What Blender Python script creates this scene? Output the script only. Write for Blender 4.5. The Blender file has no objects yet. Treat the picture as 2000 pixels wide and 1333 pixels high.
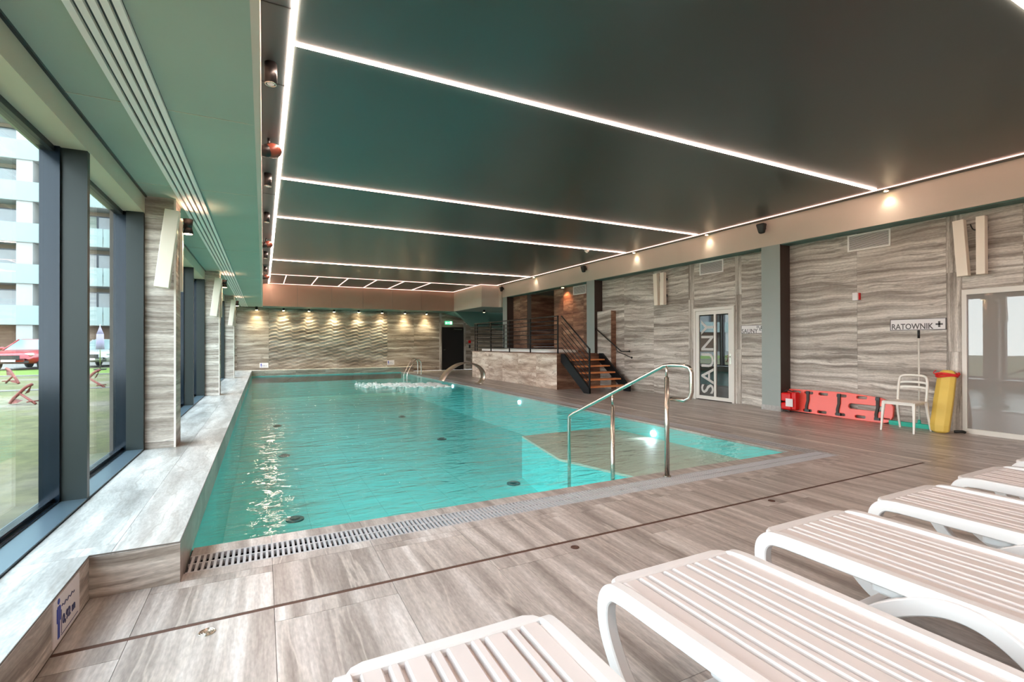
import bpy, bmesh, math, random
from mathutils import Vector, Matrix
random.seed(7)
sc = bpy.context.scene
COL = sc.collection
PI = math.pi

# ---------------------------------------------------------------- camera, world, light, exposure
cam = bpy.data.cameras.new('camera'); camo = bpy.data.objects.new('camera', cam); COL.objects.link(camo)
Rt = Vector((0.891348422, -0.453310531, -0.00274837790)); Up = Vector((0.000474373827, -0.00513005745, 0.999986729))
Bk = Rt.cross(Up)
Mx = Matrix((Rt, Up, Bk)).transposed().to_4x4(); Mx.translation = (0, 0, 1.35)
camo.matrix_world = Mx
cam.sensor_width = 36; cam.lens = 955.61 / 2000 * 36; cam.clip_start = 0.05; cam.clip_end = 300
sc.camera = camo
w = bpy.data.worlds.new('sky'); sc.world = w; w.use_nodes = True
nt = w.node_tree; nt.nodes.clear()
wo = nt.nodes.new('ShaderNodeOutputWorld'); bg = nt.nodes.new('ShaderNodeBackground')
tc = nt.nodes.new('ShaderNodeTexCoord'); sx = nt.nodes.new('ShaderNodeSeparateXYZ'); cr = nt.nodes.new('ShaderNodeValToRGB')
nt.links.new(tc.outputs['Generated'], sx.inputs[0]); nt.links.new(sx.outputs['Z'], cr.inputs[0])
cr.color_ramp.elements[0].position = 0.0; cr.color_ramp.elements[0].color = (0.93, 0.97, 1.0, 1)
cr.color_ramp.elements[1].position = 0.7; cr.color_ramp.elements[1].color = (0.72, 0.86, 1.0, 1)
nt.links.new(cr.outputs[0], bg.inputs[0]); nt.links.new(bg.outputs[0], wo.inputs[0])
bg.inputs[1].default_value = 3.3
sc.view_settings.view_transform = 'Standard'; sc.view_settings.look = 'None'
sc.view_settings.gamma = 1.0; sc.view_settings.use_curve_mapping = False
sc.view_settings.exposure = 1.5
sc.cycles.max_bounces = 10; sc.cycles.diffuse_bounces = 5; sc.cycles.glossy_bounces = 4
sc.cycles.transparent_max_bounces = 12; sc.cycles.sample_clamp_indirect = 6; sc.cycles.caustics_reflective = False
sc.cycles.use_denoising = True
su = bpy.data.lights.new('sun', 'SUN'); su.energy = 0.5; su.angle = math.radians(25); su.color = (1.0, 0.96, 0.9)
suo = bpy.data.objects.new('sun', su); COL.objects.link(suo); suo.rotation_euler = (math.radians(38), 0, math.radians(160))
LED = 22.0
SPOT = 1.0

# ---------------------------------------------------------------- materials
def lin(c):
    f = lambda v: v / 12.92 if v <= 0.04045 else ((v + 0.055) / 1.055) ** 2.4
    return tuple(f(v / 255.0) for v in c) + (1,)
def mat(name, rgb, rough=0.5, metal=0.0, spec=0.5, bump=0, bscale=80, vary=0.0, vscale=4, coat=0.0, trans=0.0, alpha=1.0):
    m = bpy.data.materials.new(name); m.use_nodes = True
    n = m.node_tree.nodes; l = m.node_tree.links; b = n['Principled BSDF']
    c = lin(rgb)
    b.inputs['Base Color'].default_value = c; b.inputs['Roughness'].default_value = rough
    b.inputs['Metallic'].default_value = metal; b.inputs['Specular IOR Level'].default_value = spec
    b.inputs['Coat Weight'].default_value = coat; b.inputs['Coat Roughness'].default_value = 0.08
    b.inputs['Transmission Weight'].default_value = trans; b.inputs['Alpha'].default_value = alpha
    tcn = n.new('ShaderNodeTexCoord'); no = n.new('ShaderNodeTexNoise'); l.new(tcn.outputs['Object'], no.inputs['Vector'])
    no.inputs['Scale'].default_value = vscale; no.inputs['Detail'].default_value = 4
    mr = n.new('ShaderNodeMapRange'); mr.inputs['From Min'].default_value = 0.3; mr.inputs['From Max'].default_value = 0.7
    v = max(vary, 0.015)
    mr.inputs['To Min'].default_value = 1 - v; mr.inputs['To Max'].default_value = 1 + v
    l.new(no.outputs['Fac'], mr.inputs['Value'])
    mx = n.new('ShaderNodeVectorMath'); mx.operation = 'SCALE'; mx.inputs[0].default_value = c[:3]
    l.new(mr.outputs[0], mx.inputs['Scale']); l.new(mx.outputs[0], b.inputs['Base Color'])
    if bump:
        n2 = n.new('ShaderNodeTexNoise'); n2.inputs['Scale'].default_value = bscale; n2.inputs['Detail'].default_value = 3
        l.new(tcn.outputs['Object'], n2.inputs['Vector'])
        bp = n.new('ShaderNodeBump'); bp.inputs['Strength'].default_value = bump; bp.inputs['Distance'].default_value = 0.01
        l.new(n2.outputs['Fac'], bp.inputs['Height']); l.new(bp.outputs[0], b.inputs['Normal'])
    return m
def emit(name, rgb, s):
    m = bpy.data.materials.new(name); m.use_nodes = True
    n = m.node_tree.nodes; l = m.node_tree.links; n.clear()
    o = n.new('ShaderNodeOutputMaterial'); e = n.new('ShaderNodeEmission')
    e.inputs[0].default_value = lin(rgb); e.inputs[1].default_value = s; l.new(e.outputs[0], o.inputs[0])
    return m
def stone(name, sc3, cols, warp=0.25, off=(0, 0, 0), rough=0.4, bump=0.15, veinc=None, coarse=1.0, spec=0.5, tint=0.08, wscale=0.35):
    """layered stone look: sc3 = scale per world axis (large across the strata, small along)."""
    m = bpy.data.materials.new(name); m.use_nodes = True
    n = m.node_tree.nodes; l = m.node_tree.links; b = n['Principled BSDF']
    ge = n.new('ShaderNodeNewGeometry'); oi = n.new('ShaderNodeObjectInfo')
    ov = n.new('ShaderNodeVectorMath'); ov.operation = 'SCALE'; ov.inputs[0].default_value = off
    l.new(oi.outputs['Random'], ov.inputs['Scale'])
    ad = n.new('ShaderNodeVectorMath'); ad.operation = 'ADD'; l.new(ge.outputs['Position'], ad.inputs[0]); l.new(ov.outputs[0], ad.inputs[1])
    wn = n.new('ShaderNodeTexNoise'); wn.inputs['Scale'].default_value = 1.0; wn.inputs['Detail'].default_value = 3
    mp0 = n.new('ShaderNodeMapping'); l.new(ad.outputs[0], mp0.inputs[0]); 
    mp0.inputs['Scale'].default_value = tuple(wscale * (2.2 if s > 3 else 1.6) for s in sc3)
    l.new(mp0.outputs[0], wn.inputs['Vector'])
    sb = n.new('ShaderNodeVectorMath'); sb.operation = 'SUBTRACT'; l.new(wn.outputs['Color'], sb.inputs[0]); sb.inputs[1].default_value = (0.5, 0.5, 0.5)
    ss = n.new('ShaderNodeVectorMath'); ss.operation = 'SCALE'; ss.inputs['Scale'].default_value = warp * 2; l.new(sb.outputs[0], ss.inputs[0])
    a2 = n.new('ShaderNodeVectorMath'); a2.operation = 'ADD'; l.new(ad.outputs[0], a2.inputs[0]); l.new(ss.outputs[0], a2.inputs[1])
    mp = n.new('ShaderNodeMapping'); mp.inputs['Scale'].default_value = tuple(s * coarse for s in sc3); l.new(a2.outputs[0], mp.inputs[0])
    n1 = n.new('ShaderNodeTexNoise'); n1.inputs['Scale'].default_value = 1.0; n1.inputs['Detail'].default_value = 7; n1.inputs['Roughness'].default_value = 0.62
    l.new(mp.outputs[0], n1.inputs['Vector'])
    r = n.new('ShaderNodeValToRGB'); l.new(n1.outputs['Fac'], r.inputs[0])
    el = r.color_ramp.elements
    ps = [0.32, 0.44, 0.53, 0.6, 0.72]
    el[0].position = ps[0]; el[0].color = lin(cols[0]); el[1].position = ps[-1]; el[1].color = lin(cols[-1])
    for i in range(1, len(cols) - 1):
        e = el.new(ps[i]); e.color = lin(cols[i])
    # thin veins
    mp2 = n.new('ShaderNodeMapping'); mp2.inputs['Scale'].default_value = tuple(s * coarse * (0.55 if s > 3 else 0.8) for s in sc3); l.new(a2.outputs[0], mp2.inputs[0])
    mp2.inputs['Location'].default_value = (3.3, 7.1, 1.7)
    n2 = n.new('ShaderNodeTexNoise'); n2.inputs['Detail'].default_value = 4; n2.inputs['Scale'].default_value = 1.0; l.new(mp2.outputs[0], n2.inputs['Vector'])
    d = n.new('ShaderNodeMath'); d.operation = 'SUBTRACT'; l.new(n2.outputs['Fac'], d.inputs[0]); d.inputs[1].default_value = 0.5
    ab = n.new('ShaderNodeMath'); ab.operation = 'ABSOLUTE'; l.new(d.outputs[0], ab.inputs[0])
    vr = n.new('ShaderNodeMapRange'); vr.inputs['From Min'].default_value = 0.0; vr.inputs['From Max'].default_value = 0.018
    vr.inputs['To Min'].default_value = 0.65; vr.inputs['To Max'].default_value = 0.0; l.new(ab.outputs[0], vr.inputs['Value'])
    mv = n.new('ShaderNodeMix'); mv.data_type = 'RGBA'; l.new(vr.outputs[0], mv.inputs[0]); l.new(r.outputs[0], mv.inputs[6]); mv.inputs[7].default_value = lin(veinc or cols[-1])
    # per tile brightness
    pr = n.new('ShaderNodeMapRange'); pr.inputs['To Min'].default_value = 1 - tint; pr.inputs['To Max'].default_value = 1 + tint; l.new(oi.outputs['Random'], pr.inputs['Value'])
    pm = n.new('ShaderNodeVectorMath'); pm.operation = 'SCALE'; l.new(mv.outputs[2], pm.inputs[0]); l.new(pr.outputs[0], pm.inputs['Scale'])
    gm = n.new('ShaderNodeMapping'); gm.inputs['Scale'].default_value = tuple(90 if s > 3 else 22 for s in sc3); l.new(a2.outputs[0], gm.inputs[0])
    gn = n.new('ShaderNodeTexNoise'); gn.inputs['Scale'].default_value = 1.0; gn.inputs['Detail'].default_value = 3; l.new(gm.outputs[0], gn.inputs['Vector'])
    gr_ = n.new('ShaderNodeMapRange'); gr_.inputs['From Min'].default_value = 0.3; gr_.inputs['From Max'].default_value = 0.7
    gr_.inputs['To Min'].default_value = 0.84; gr_.inputs['To Max'].default_value = 1.14; l.new(gn.outputs['Fac'], gr_.inputs['Value'])
    pg = n.new('ShaderNodeVectorMath'); pg.operation = 'SCALE'; l.new(pm.outputs[0], pg.inputs[0]); l.new(gr_.outputs[0], pg.inputs['Scale'])
    l.new(pg.outputs[0], b.inputs['Base Color'])
    b.inputs['Roughness'].default_value = rough; b.inputs['Specular IOR Level'].default_value = spec
    bp = n.new('ShaderNodeBump'); bp.inputs['Strength'].default_value = bump; bp.inputs['Distance'].default_value = 0.017
    l.new(n1.outputs['Fac'], bp.inputs['Height']); l.new(bp.outputs[0], b.inputs['Normal'])
    return m
def thin_glass(name, tint, gloss=0.04, rough=0.0, ior=1.45, bump=None, body=None, bodyfac=0.0):
    m = bpy.data.materials.new(name); m.use_nodes = True
    n = m.node_tree.nodes; l = m.node_tree.links; n.clear()
    o = n.new('ShaderNodeOutputMaterial'); t = n.new('ShaderNodeBsdfTransparent'); g = n.new('ShaderNodeBsdfGlossy')
    t.inputs[0].default_value = tint + (1,); g.inputs['Roughness'].default_value = rough
    fr = n.new('ShaderNodeLayerWeight'); fr.inputs['Blend'].default_value = 0.5   # facing = 1 - |cos|
    f0 = ((ior - 1) / (ior + 1)) ** 2
    pw5 = n.new('ShaderNodeMath'); pw5.operation = 'POWER'; l.new(fr.outputs['Facing'], pw5.inputs[0]); pw5.inputs[1].default_value = 5
    sch = n.new('ShaderNodeMath'); sch.operation = 'MULTIPLY_ADD'; l.new(pw5.outputs[0], sch.inputs[0]); sch.inputs[1].default_value = 1 - f0; sch.inputs[2].default_value = f0
    mx = n.new('ShaderNodeMixShader'); l.new(sch.outputs[0], mx.inputs[0]); l.new(g.outputs[0], mx.inputs[2])
    src = t
    if body:
        df = n.new('ShaderNodeBsdfDiffuse'); df.inputs[0].default_value = lin(body)
        mb = n.new('ShaderNodeMixShader'); mb.inputs[0].default_value = bodyfac; l.new(t.outputs[0], mb.inputs[1]); l.new(df.outputs[0], mb.inputs[2]); src = mb
    l.new(src.outputs[0], mx.inputs[1]); l.new(mx.outputs[0], o.inputs[0])
    if bump: bump(n, l, g, fr)
    return m

greys = [(120, 108, 98), (158, 146, 136), (188, 177, 167), (209, 200, 191), (232, 225, 217)]
M = {}
M['wall_stone'] = stone('wall_stone', (0.5, 0.5, 12.0), greys, warp=0.16, off=(0, 2.5, 0.6), rough=0.45, veinc=(118, 106, 97), tint=0.03)
M['wall_stone_v'] = stone('wall_stone_vertical', (6.0, 14.0, 0.5), greys, warp=0.05, off=(0, 2.5, 0.6), rough=0.45, veinc=(120, 108, 98))
M['back_stone'] = stone('back_stone', (0.5, 0.5, 7.0), [(106, 93, 82), (140, 125, 112), (166, 151, 138), (188, 175, 162), (214, 204, 194)], warp=0.16, off=(2.5, 0, 0.6), rough=0.45, veinc=(104, 91, 80), tint=0.03)
M['relief_stone'] = stone('relief_stone', (0.9, 0.5, 5.0), [(98, 86, 76), (132, 118, 106), (158, 145, 133), (178, 166, 155), (200, 191, 182)], warp=0.16, off=(0, 0, 0), rough=0.45, veinc=(140, 126, 114), tint=0.0)
M['floor_stone'] = stone('floor_stone', (8.5, 0.45, 1.0), [(124, 114, 108), (154, 144, 138), (175, 166, 160), (193, 185, 180), (218, 212, 208)], warp=0.05, off=(1.3, 3.7, 0), rough=0.33, veinc=(196, 186, 178), tint=0.05, bump=0.08, spec=0.6)
M['deck_stone'] = M['floor_stone']
M['ledge_stone'] = stone('ledge_stone', (6.5, 0.9, 1.0), [(150, 146, 142), (174, 171, 168), (190, 188, 185), (204, 202, 199), (222, 220, 217)], warp=0.2, off=(1.3, 2.7, 0), rough=0.3, veinc=(160, 154, 148), tint=0.02, bump=0.06)
M['brown_tile'] = stone('brown_tile', (1.2, 1.2, 9.0), [(146, 120, 104), (184, 158, 141), (208, 186, 170), (222, 204, 190), (234, 220, 208)], warp=0.1, off=(3, 3, 3), rough=0.45, veinc=(150, 120, 102), tint=0.08, coarse=0.8)
M['rust_tile'] = stone('rust_tile', (1.0, 1.0, 8.0), [(78, 48, 36), (112, 76, 58), (138, 101, 81), (160, 124, 102), (184, 152, 130)], warp=0.12, off=(3, 3, 3), rough=0.45, veinc=(90, 58, 44), tint=0.2, coarse=0.8)
M['grout'] = mat('grout', (112, 104, 98), 0.8)
M['groove'] = mat('dark_expansion_joint', (84, 56, 44), 0.7)
M['white_line'] = mat('white_inlay', (226, 218, 208), 0.5)
M['ceiling'] = mat('stretch_ceiling', (70, 78, 76), 0.3, spec=0.5, vary=0.03, vscale=0.4)
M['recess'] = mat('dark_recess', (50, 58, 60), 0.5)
M['beam'] = mat('beige_plaster', (212, 195, 181), 0.6, vary=0.03, vscale=1.2)
M['brown_panel'] = mat('brown_panel', (178, 144, 124), 0.5)
M['green'] = mat('grey_green_plaster', (166, 178, 164), 0.75, bump=0.08, bscale=30, vary=0.04, vscale=1.0)
M['column'] = mat('teal_grey_paint', (152, 160, 156), 0.5)
M['teal'] = mat('teal_paint', (84, 118, 112), 0.5)  # plain teal for the undersides and the far bulkhead body
M['anthracite'] = mat('anthracite_aluminium', (38, 47, 47), 0.35, metal=0.2)
M['frame_dark'] = mat('dark_gloss_frame', (26, 38, 50), 0.12, metal=0.3)
M['sill_metal'] = mat('blue_grey_sill', (112, 134, 148), 0.28, metal=0.6)
M['header'] = mat('cream_header', (206, 200, 180), 0.5)
M['white_metal'] = mat('white_lacquer', (226, 220, 212), 0.35)
M['lacquer_slot'] = mat('slot_white', (246, 240, 236), 0.4)
M['black'] = mat('matt_black', (22, 20, 20), 0.4)
M['dark_metal'] = mat('black_steel', (36, 38, 42), 0.3, metal=0.6)
M['steel'] = mat('stainless_steel', (198, 192, 182), 0.22, metal=1.0)
M['steel_brushed'] = mat('brushed_steel', (190, 172, 158), 0.3, metal=0.9)
M['plastic'] = mat('white_resin', (222, 220, 220), 0.35, spec=0.5)
M['plastic_seat'] = mat('white_resin_warm_light', (212, 204, 202), 0.4, spec=0.5)  # same resin as the rails, warm reflected light tinted into the colour
M['chair'] = mat('white_chair_plastic', (236, 230, 222), 0.35)
M['door_dark'] = mat('dark_door', (30, 28, 28), 0.35)
M['grate'] = mat('grey_grating', (178, 176, 178), 0.4)
M['gutter'] = mat('dark_gutter', (36, 32, 34), 0.8)
M['red_board'] = mat('coral_red_plastic', (244, 92, 78), 0.3)
M['red_bag'] = mat('red_vinyl', (214, 22, 24), 0.25)
M['red_strap'] = mat('red_webbing', (222, 38, 40), 0.5)
M['strap'] = mat('dark_strap', (60, 50, 46), 0.6)
M['yellow'] = mat('yellow_foam', (226, 192, 92), 0.5, vary=0.05)
M['teal_rubber'] = mat('turquoise_plastic', (40, 184, 160), 0.4)
M['wood'] = mat('orange_wood', (226, 146, 92), 0.45, vary=0.12, vscale=9)
M['sign'] = mat('sign_white', (232, 226, 226), 0.4)
M['ink'] = mat('sign_grey_ink', (92, 84, 84), 0.5)
M['blue'] = mat('sign_blue', (34, 62, 168), 0.4)
M['navy'] = mat('sign_navy', (50, 56, 108), 0.4)
M['sconce'] = mat('sconce_white', (240, 228, 212), 0.4)
M['brownish'] = mat('brown_speaker', (112, 56, 42), 0.4)
M['tub'] = mat('tub_white', (236, 230, 226), 0.3)
M['green_exit'] = emit('exit_green', (60, 160, 110), 1.2)
M['exit_white'] = emit('exit_white', (230, 240, 230), 1.3)
M['frost'] = mat('frosted_film', (196, 192, 188), 0.6)
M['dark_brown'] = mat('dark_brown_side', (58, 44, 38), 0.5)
M['led'] = emit('led_warm', (255, 220, 202), LED)
M['led_soft'] = emit('led_warm_dim', (255, 196, 176), 1.5)
M['led_mid'] = emit('led_warm_mid', (255, 212, 194), 9.0)
M['lamp'] = emit('lamp_warm', (255, 226, 170), 12)
M['lamp_hot'] = emit('lamp_warm_bright', (255, 226, 170), 90)
M['lamp_under'] = emit('pool_lamp', (225, 240, 255), 14)
M['foam'] = mat('foam', (240, 244, 242), 0.6)
M['glass'] = thin_glass('window_glass', (0.95, 0.985, 0.97))
M['balcony'] = thin_glass('balcony_glass', (0.8, 0.92, 0.92), body=(134, 152, 151), bodyfac=0.88)
M['door_glass'] = thin_glass('dark_reflective_glass', (0.05, 0.05, 0.05), ior=2.9, body=(44, 40, 38), bodyfac=0.95)
M['grey_glass'] = thin_glass('frosted_grey_glass', (0.05, 0.05, 0.05), ior=1.9, rough=0.005, body=(150, 142, 138), bodyfac=1.0)
# water: clear surface with ripples
def ripples(n, l, g, fr):
    ge = n.new('ShaderNodeNewGeometry')
    def layer(sca, det, dist, rot=0.3):
        mp = n.new('ShaderNodeMapping'); mp.inputs['Scale'].default_value = sca; mp.inputs['Rotation'].default_value = (0, 0, rot)
        l.new(ge.outputs['Position'], mp.inputs[0])
        no = n.new('ShaderNodeTexNoise'); no.inputs['Scale'].default_value = 1; no.inputs['Detail'].default_value = det
        no.inputs['Distortion'].default_value = dist; l.new(mp.outputs[0], no.inputs['Vector']); return no
    a = layer((4.0, 9.0, 1), 3, 0.8); b2 = layer((1.3, 2.8, 1), 2, 0.3, 0.5)
    mu = n.new('ShaderNodeMath'); mu.operation = 'MULTIPLY_ADD'; l.new(b2.outputs['Fac'], mu.inputs[0]); mu.inputs[1].default_value = 1.6; l.new(a.outputs['Fac'], mu.inputs[2])
    bp = n.new('ShaderNodeBump'); bp.inputs['Strength'].default_value = 1.0; bp.inputs['Distance'].default_value = 0.017
    l.new(mu.outputs[0], bp.inputs['Height']); l.new(bp.outputs[0], g.inputs['Normal']); l.new(bp.outputs[0], fr.inputs['Normal'])
M['water'] = thin_glass('pool_water', (0.86, 0.995, 0.985), ior=1.33, bump=ripples, rough=0.025)
def pooltile():
    m = mat('pool_turquoise', (112, 222, 220), 0.5, vary=0.06, vscale=1.2)
    return m
M['pool'] = pooltile()
M['pool_dark'] = mat('pool_grout', (96, 192, 190), 0.7)
M['pool_beige'] = mat('pool_beige_tile', (214, 212, 196), 0.5, vary=0.05)
M['inlet'] = mat('dark_inlet', (30, 104, 108), 0.4)
def grass():
    m = bpy.data.materials.new('lawn_and_pavers'); m.use_nodes = True
    n = m.node_tree.nodes; l = m.node_tree.links; b = n['Principled BSDF']
    ge = n.new('ShaderNodeNewGeometry')
    def no(s, det, scl=(1, 1, 1)):
        mp = n.new('ShaderNodeMapping'); mp.inputs['Scale'].default_value = scl; l.new(ge.outputs['Position'], mp.inputs[0])
        a = n.new('ShaderNodeTexNoise'); a.inputs['Scale'].default_value = s; a.inputs['Detail'].default_value = det; l.new(mp.outputs[0], a.inputs['Vector']); return a
    a = no(0.35, 4); r = n.new('ShaderNodeValToRGB'); l.new(a.outputs['Fac'], r.inputs[0])
    r.color_ramp.elements[0].position = 0.35; r.color_ramp.elements[0].color = lin((112, 104, 90))
    r.color_ramp.elements[1].position = 0.62; r.color_ramp.elements[1].color = lin((80, 84, 40))
    e = r.color_ramp.elements.new(0.48); e.color = lin((96, 94, 58))
    c = no(6, 5); mr = n.new('ShaderNodeMapRange'); mr.inputs['From Min'].default_value = 0.3; mr.inputs['From Max'].default_value = 0.7
    mr.inputs['To Min'].default_value = 0.7; mr.inputs['To Max'].default_value = 1.3; l.new(c.outputs['Fac'], mr.inputs['Value'])
    s = n.new('ShaderNodeVectorMath'); s.operation = 'SCALE'; l.new(r.outputs[0], s.inputs[0]); l.new(mr.outputs[0], s.inputs['Scale'])
    l.new(s.outputs[0], b.inputs['Base Color']); b.inputs['Roughness'].default_value = 0.9
    return m
M['lawn'] = grass()
M['green_lawn'] = mat('green_lawn', (92, 116, 34), 0.9, vary=0.2, vscale=5)
M['paving'] = mat('pale_paving', (122, 119, 114), 0.8, vary=0.1, vscale=2)
M['facade'] = mat('beige_facade', (114, 102, 88), 0.8, vary=0.05)
M['facade_white'] = mat('white_facade', (150, 152, 151), 0.7)
M['facade_brick'] = mat('brown_facade', (108, 86, 72), 0.8, vary=0.1)
M['facade_orange'] = mat('orange_facade', (190, 140, 102), 0.8)
M['win_glass'] = mat('far_window_glass', (100, 112, 120), 0.1, spec=1.0, vary=0.2, vscale=0.6)
M['curtain'] = mat('pale_curtain', (130, 144, 138), 0.8)
M['soffit_wood'] = mat('grey_boards', (150, 142, 126), 0.7, vary=0.08)
M['car_red'] = mat('red_car_paint', (140, 16, 26), 0.3, coat=0.6)
M['car_white'] = mat('white_car_paint', (160, 160, 160), 0.25, coat=1.0)
M['car_glass'] = mat('car_glass', (96, 116, 116), 0.08, spec=1.0)
M['tyre'] = mat('tyre_rubber', (44, 42, 42), 0.8)
M['alloy'] = mat('alloy_wheel', (190, 190, 192), 0.3, metal=0.7)
M['headlamp'] = mat('headlamp', (226, 232, 240), 0.1, spec=1.0)
M['anchor'] = mat('faded_red_iron', (122, 58, 50), 0.6, vary=0.15)
M['lilac'] = mat('lilac_fabric', (150, 142, 172), 0.8)

# ---------------------------------------------------------------- builders
class MB:
    def __init__(s): s.v = []; s.f = []; s.sm = []
    def add(s, vs, fs, smooth=False):
        b = len(s.v); s.v += [tuple(p) for p in vs]
        for f in fs: s.f.append([b + i for i in f]); s.sm.append(smooth)
        return s
    def box(s, x0, x1, y0, y1, z0, z1):
        x0, x1 = min(x0, x1), max(x0, x1); y0, y1 = min(y0, y1), max(y0, y1); z0, z1 = min(z0, z1), max(z0, z1)
        return s.add([(x0, y0, z0), (x1, y0, z0), (x1, y1, z0), (x0, y1, z0), (x0, y0, z1), (x1, y0, z1), (x1, y1, z1), (x0, y1, z1)],
                     [(0, 3, 2, 1), (4, 5, 6, 7), (0, 1, 5, 4), (1, 2, 6, 5), (2, 3, 7, 6), (3, 0, 4, 7)])
    def hexa(s, c): # 8 corners bottom ring then top ring
        return s.add(c, [(0, 3, 2, 1), (4, 5, 6, 7), (0, 1, 5, 4), (1, 2, 6, 5), (2, 3, 7, 6), (3, 0, 4, 7)])
    def prism(s, pts, axis, a, b):
        """extrude a 2D polygon along axis between a and b; pts are the two other axes in order."""
        def P(p, t): return {0: (t, p[0], p[1]), 1: (p[0], t, p[1]), 2: (p[0], p[1], t)}[axis]
        n = len(pts); v = [P(p, a) for p in pts] + [P(p, b) for p in pts]
        f = [tuple(range(n))[::-1], tuple(range(n, 2 * n))] + [(i, (i + 1) % n, n + (i + 1) % n, n + i) for i in range(n)]
        return s.add(v, f)
    def sweep(s, path, section, closed=False, up=(0, 0, 1), smooth=True, cap=True, widths=None):
        """sweep a 2D section (side, up) along a 3D path."""
        P = [Vector(p) for p in path]; n = len(P); m = len(section); up = Vector(up); rings = []
        for i in range(n):
            a = P[i - 1] if (i > 0 or closed) else P[i]; b = P[(i + 1) % n] if (i < n - 1 or closed) else P[i]
            t = (b - a).normalized(); sd = t.cross(up)
            if sd.length < 1e-4: sd = t.cross(Vector((1, 0, 0)))
            sd.normalize(); u = sd.cross(t).normalized()
            k = widths[i] if widths else 1
            rings.append([P[i] + sd * q[0] * k + u * q[1] * k for q in section])
        v = [p for r in rings for p in r]; f = []
        for i in range(n if closed else n - 1):
            j = (i + 1) % n
            for q in range(m): f.append((i * m + q, i * m + (q + 1) % m, j * m + (q + 1) % m, j * m + q))
        if cap and not closed: f += [tuple(range(m))[::-1], tuple(range((n - 1) * m, n * m))]
        return s.add(v, f, smooth)
    def tube(s, path, r, seg=10, closed=False, up=(0, 0, 1)):
        sec = [(r * math.cos(2 * PI * k / seg), r * math.sin(2 * PI * k / seg)) for k in range(seg)]
        return s.sweep(path, sec, closed, up)
    def cyl(s, c, r, h, seg=20, axis=2, r2=None, smooth=True):
        r2 = r if r2 is None else r2
        def P(a, b, t):
            return {2: (c[0] + a, c[1] + b, c[2] + t), 0: (c[0] + t, c[1] + a, c[2] + b), 1: (c[0] + b, c[1] + t, c[2] + a)}[axis]
        v = [P(r * math.cos(2 * PI * k / seg), r * math.sin(2 * PI * k / seg), 0) for k in range(seg)]
        v += [P(r2 * math.cos(2 * PI * k / seg), r2 * math.sin(2 * PI * k / seg), h) for k in range(seg)]
        s.add(v, [(k, (k + 1) % seg, seg + (k + 1) % seg, seg + k) for k in range(seg)], smooth)
        b = len(s.v) - 2 * seg
        s.f.append([b + k for k in range(seg)][::-1]); s.sm.append(False)
        s.f.append([b + seg + k for k in range(seg)]); s.sm.append(False)
        return s
    def ball(s, c, rx, ry, rz, seg=14, rings=8):
        v = [(c[0], c[1], c[2] - rz)]
        for i in range(1, rings):
            a = -PI / 2 + PI * i / rings
            v += [(c[0] + rx * math.cos(a) * math.cos(2 * PI * k / seg), c[1] + ry * math.cos(a) * math.sin(2 * PI * k / seg), c[2] + rz * math.sin(a)) for k in range(seg)]
        v.append((c[0], c[1], c[2] + rz)); f = []
        for k in range(seg): f.append((0, 1 + (k + 1) % seg, 1 + k))
        for i in range(rings - 2):
            for k in range(seg):
                a = 1 + i * seg; f.append((a + k, a + (k + 1) % seg, a + seg + (k + 1) % seg, a + seg + k))
        a = 1 + (rings - 2) * seg
        for k in range(seg): f.append((a + k, a + (k + 1) % seg, len(v) - 1))
        return s.add(v, f, True)
    def mesh(s, name, m, origin=(0, 0, 0)):
        me = bpy.data.meshes.new(name); ox, oy, oz = origin
        me.from_pydata([(x - ox, y - oy, z - oz) for x, y, z in s.v], [], s.f)
        me.polygons.foreach_set('use_smooth', s.sm)
        bm = bmesh.new(); bm.from_mesh(me); bmesh.ops.recalc_face_normals(bm, faces=bm.faces); bm.to_mesh(me); bm.free()
        me.materials.append(m); me.update(); return me
    def build(s, name, m, parent=None, origin=None, bevel=0):
        if origin is None: origin = wloc(parent) if parent else (0, 0, 0)
        me = s.mesh(name, m, origin)
        return link(name, me, parent, None if parent else origin, bevel)
def wloc(o):
    p = Vector((0, 0, 0))
    while o is not None: p += o.location; o = o.parent
    return tuple(p)
def link(name, me, parent=None, loc=None, bevel=0):
    o = bpy.data.objects.new(name, me); COL.objects.link(o)
    if parent: o.parent = parent
    if loc: o.location = loc
    if bevel:
        b = o.modifiers.new('b', 'BEVEL'); b.width = bevel; b.segments = 2; b.limit_method = 'ANGLE'; b.angle_limit = 0.6
    return o
def thing(name, label, cat, loc=(0, 0, 0), rz=0, group=None):
    o = bpy.data.objects.new(name, None); COL.objects.link(o); o.location = loc; o.rotation_euler.z = rz
    o.empty_display_size = 0.1; return tag(o, label, cat, group)
def tag(o, label, cat, group=None, kind=None):
    o['label'] = label; o['category'] = cat
    if group: o['group'] = group
    if kind: o['kind'] = kind
    return o
def struct(o, label=None):
    o['kind'] = 'structure'
    if label: o['label'] = label
    return o
def sempty(name, label=None, loc=(0, 0, 0)):
    o = bpy.data.objects.new(name, None); COL.objects.link(o); o.location = loc; return struct(o, label)
def dup(r0, loc, rz=0, label=None):
    r = r0.copy(); COL.objects.link(r); r.location = loc; r.rotation_euler.z = rz
    if label: r['label'] = label
    for ch in list(r0.children):
        c = ch.copy(); COL.objects.link(c); c.parent = r
        for g in list(ch.children):
            d = g.copy(); COL.objects.link(d); d.parent = c
    return r
BOXC = {}
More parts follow.
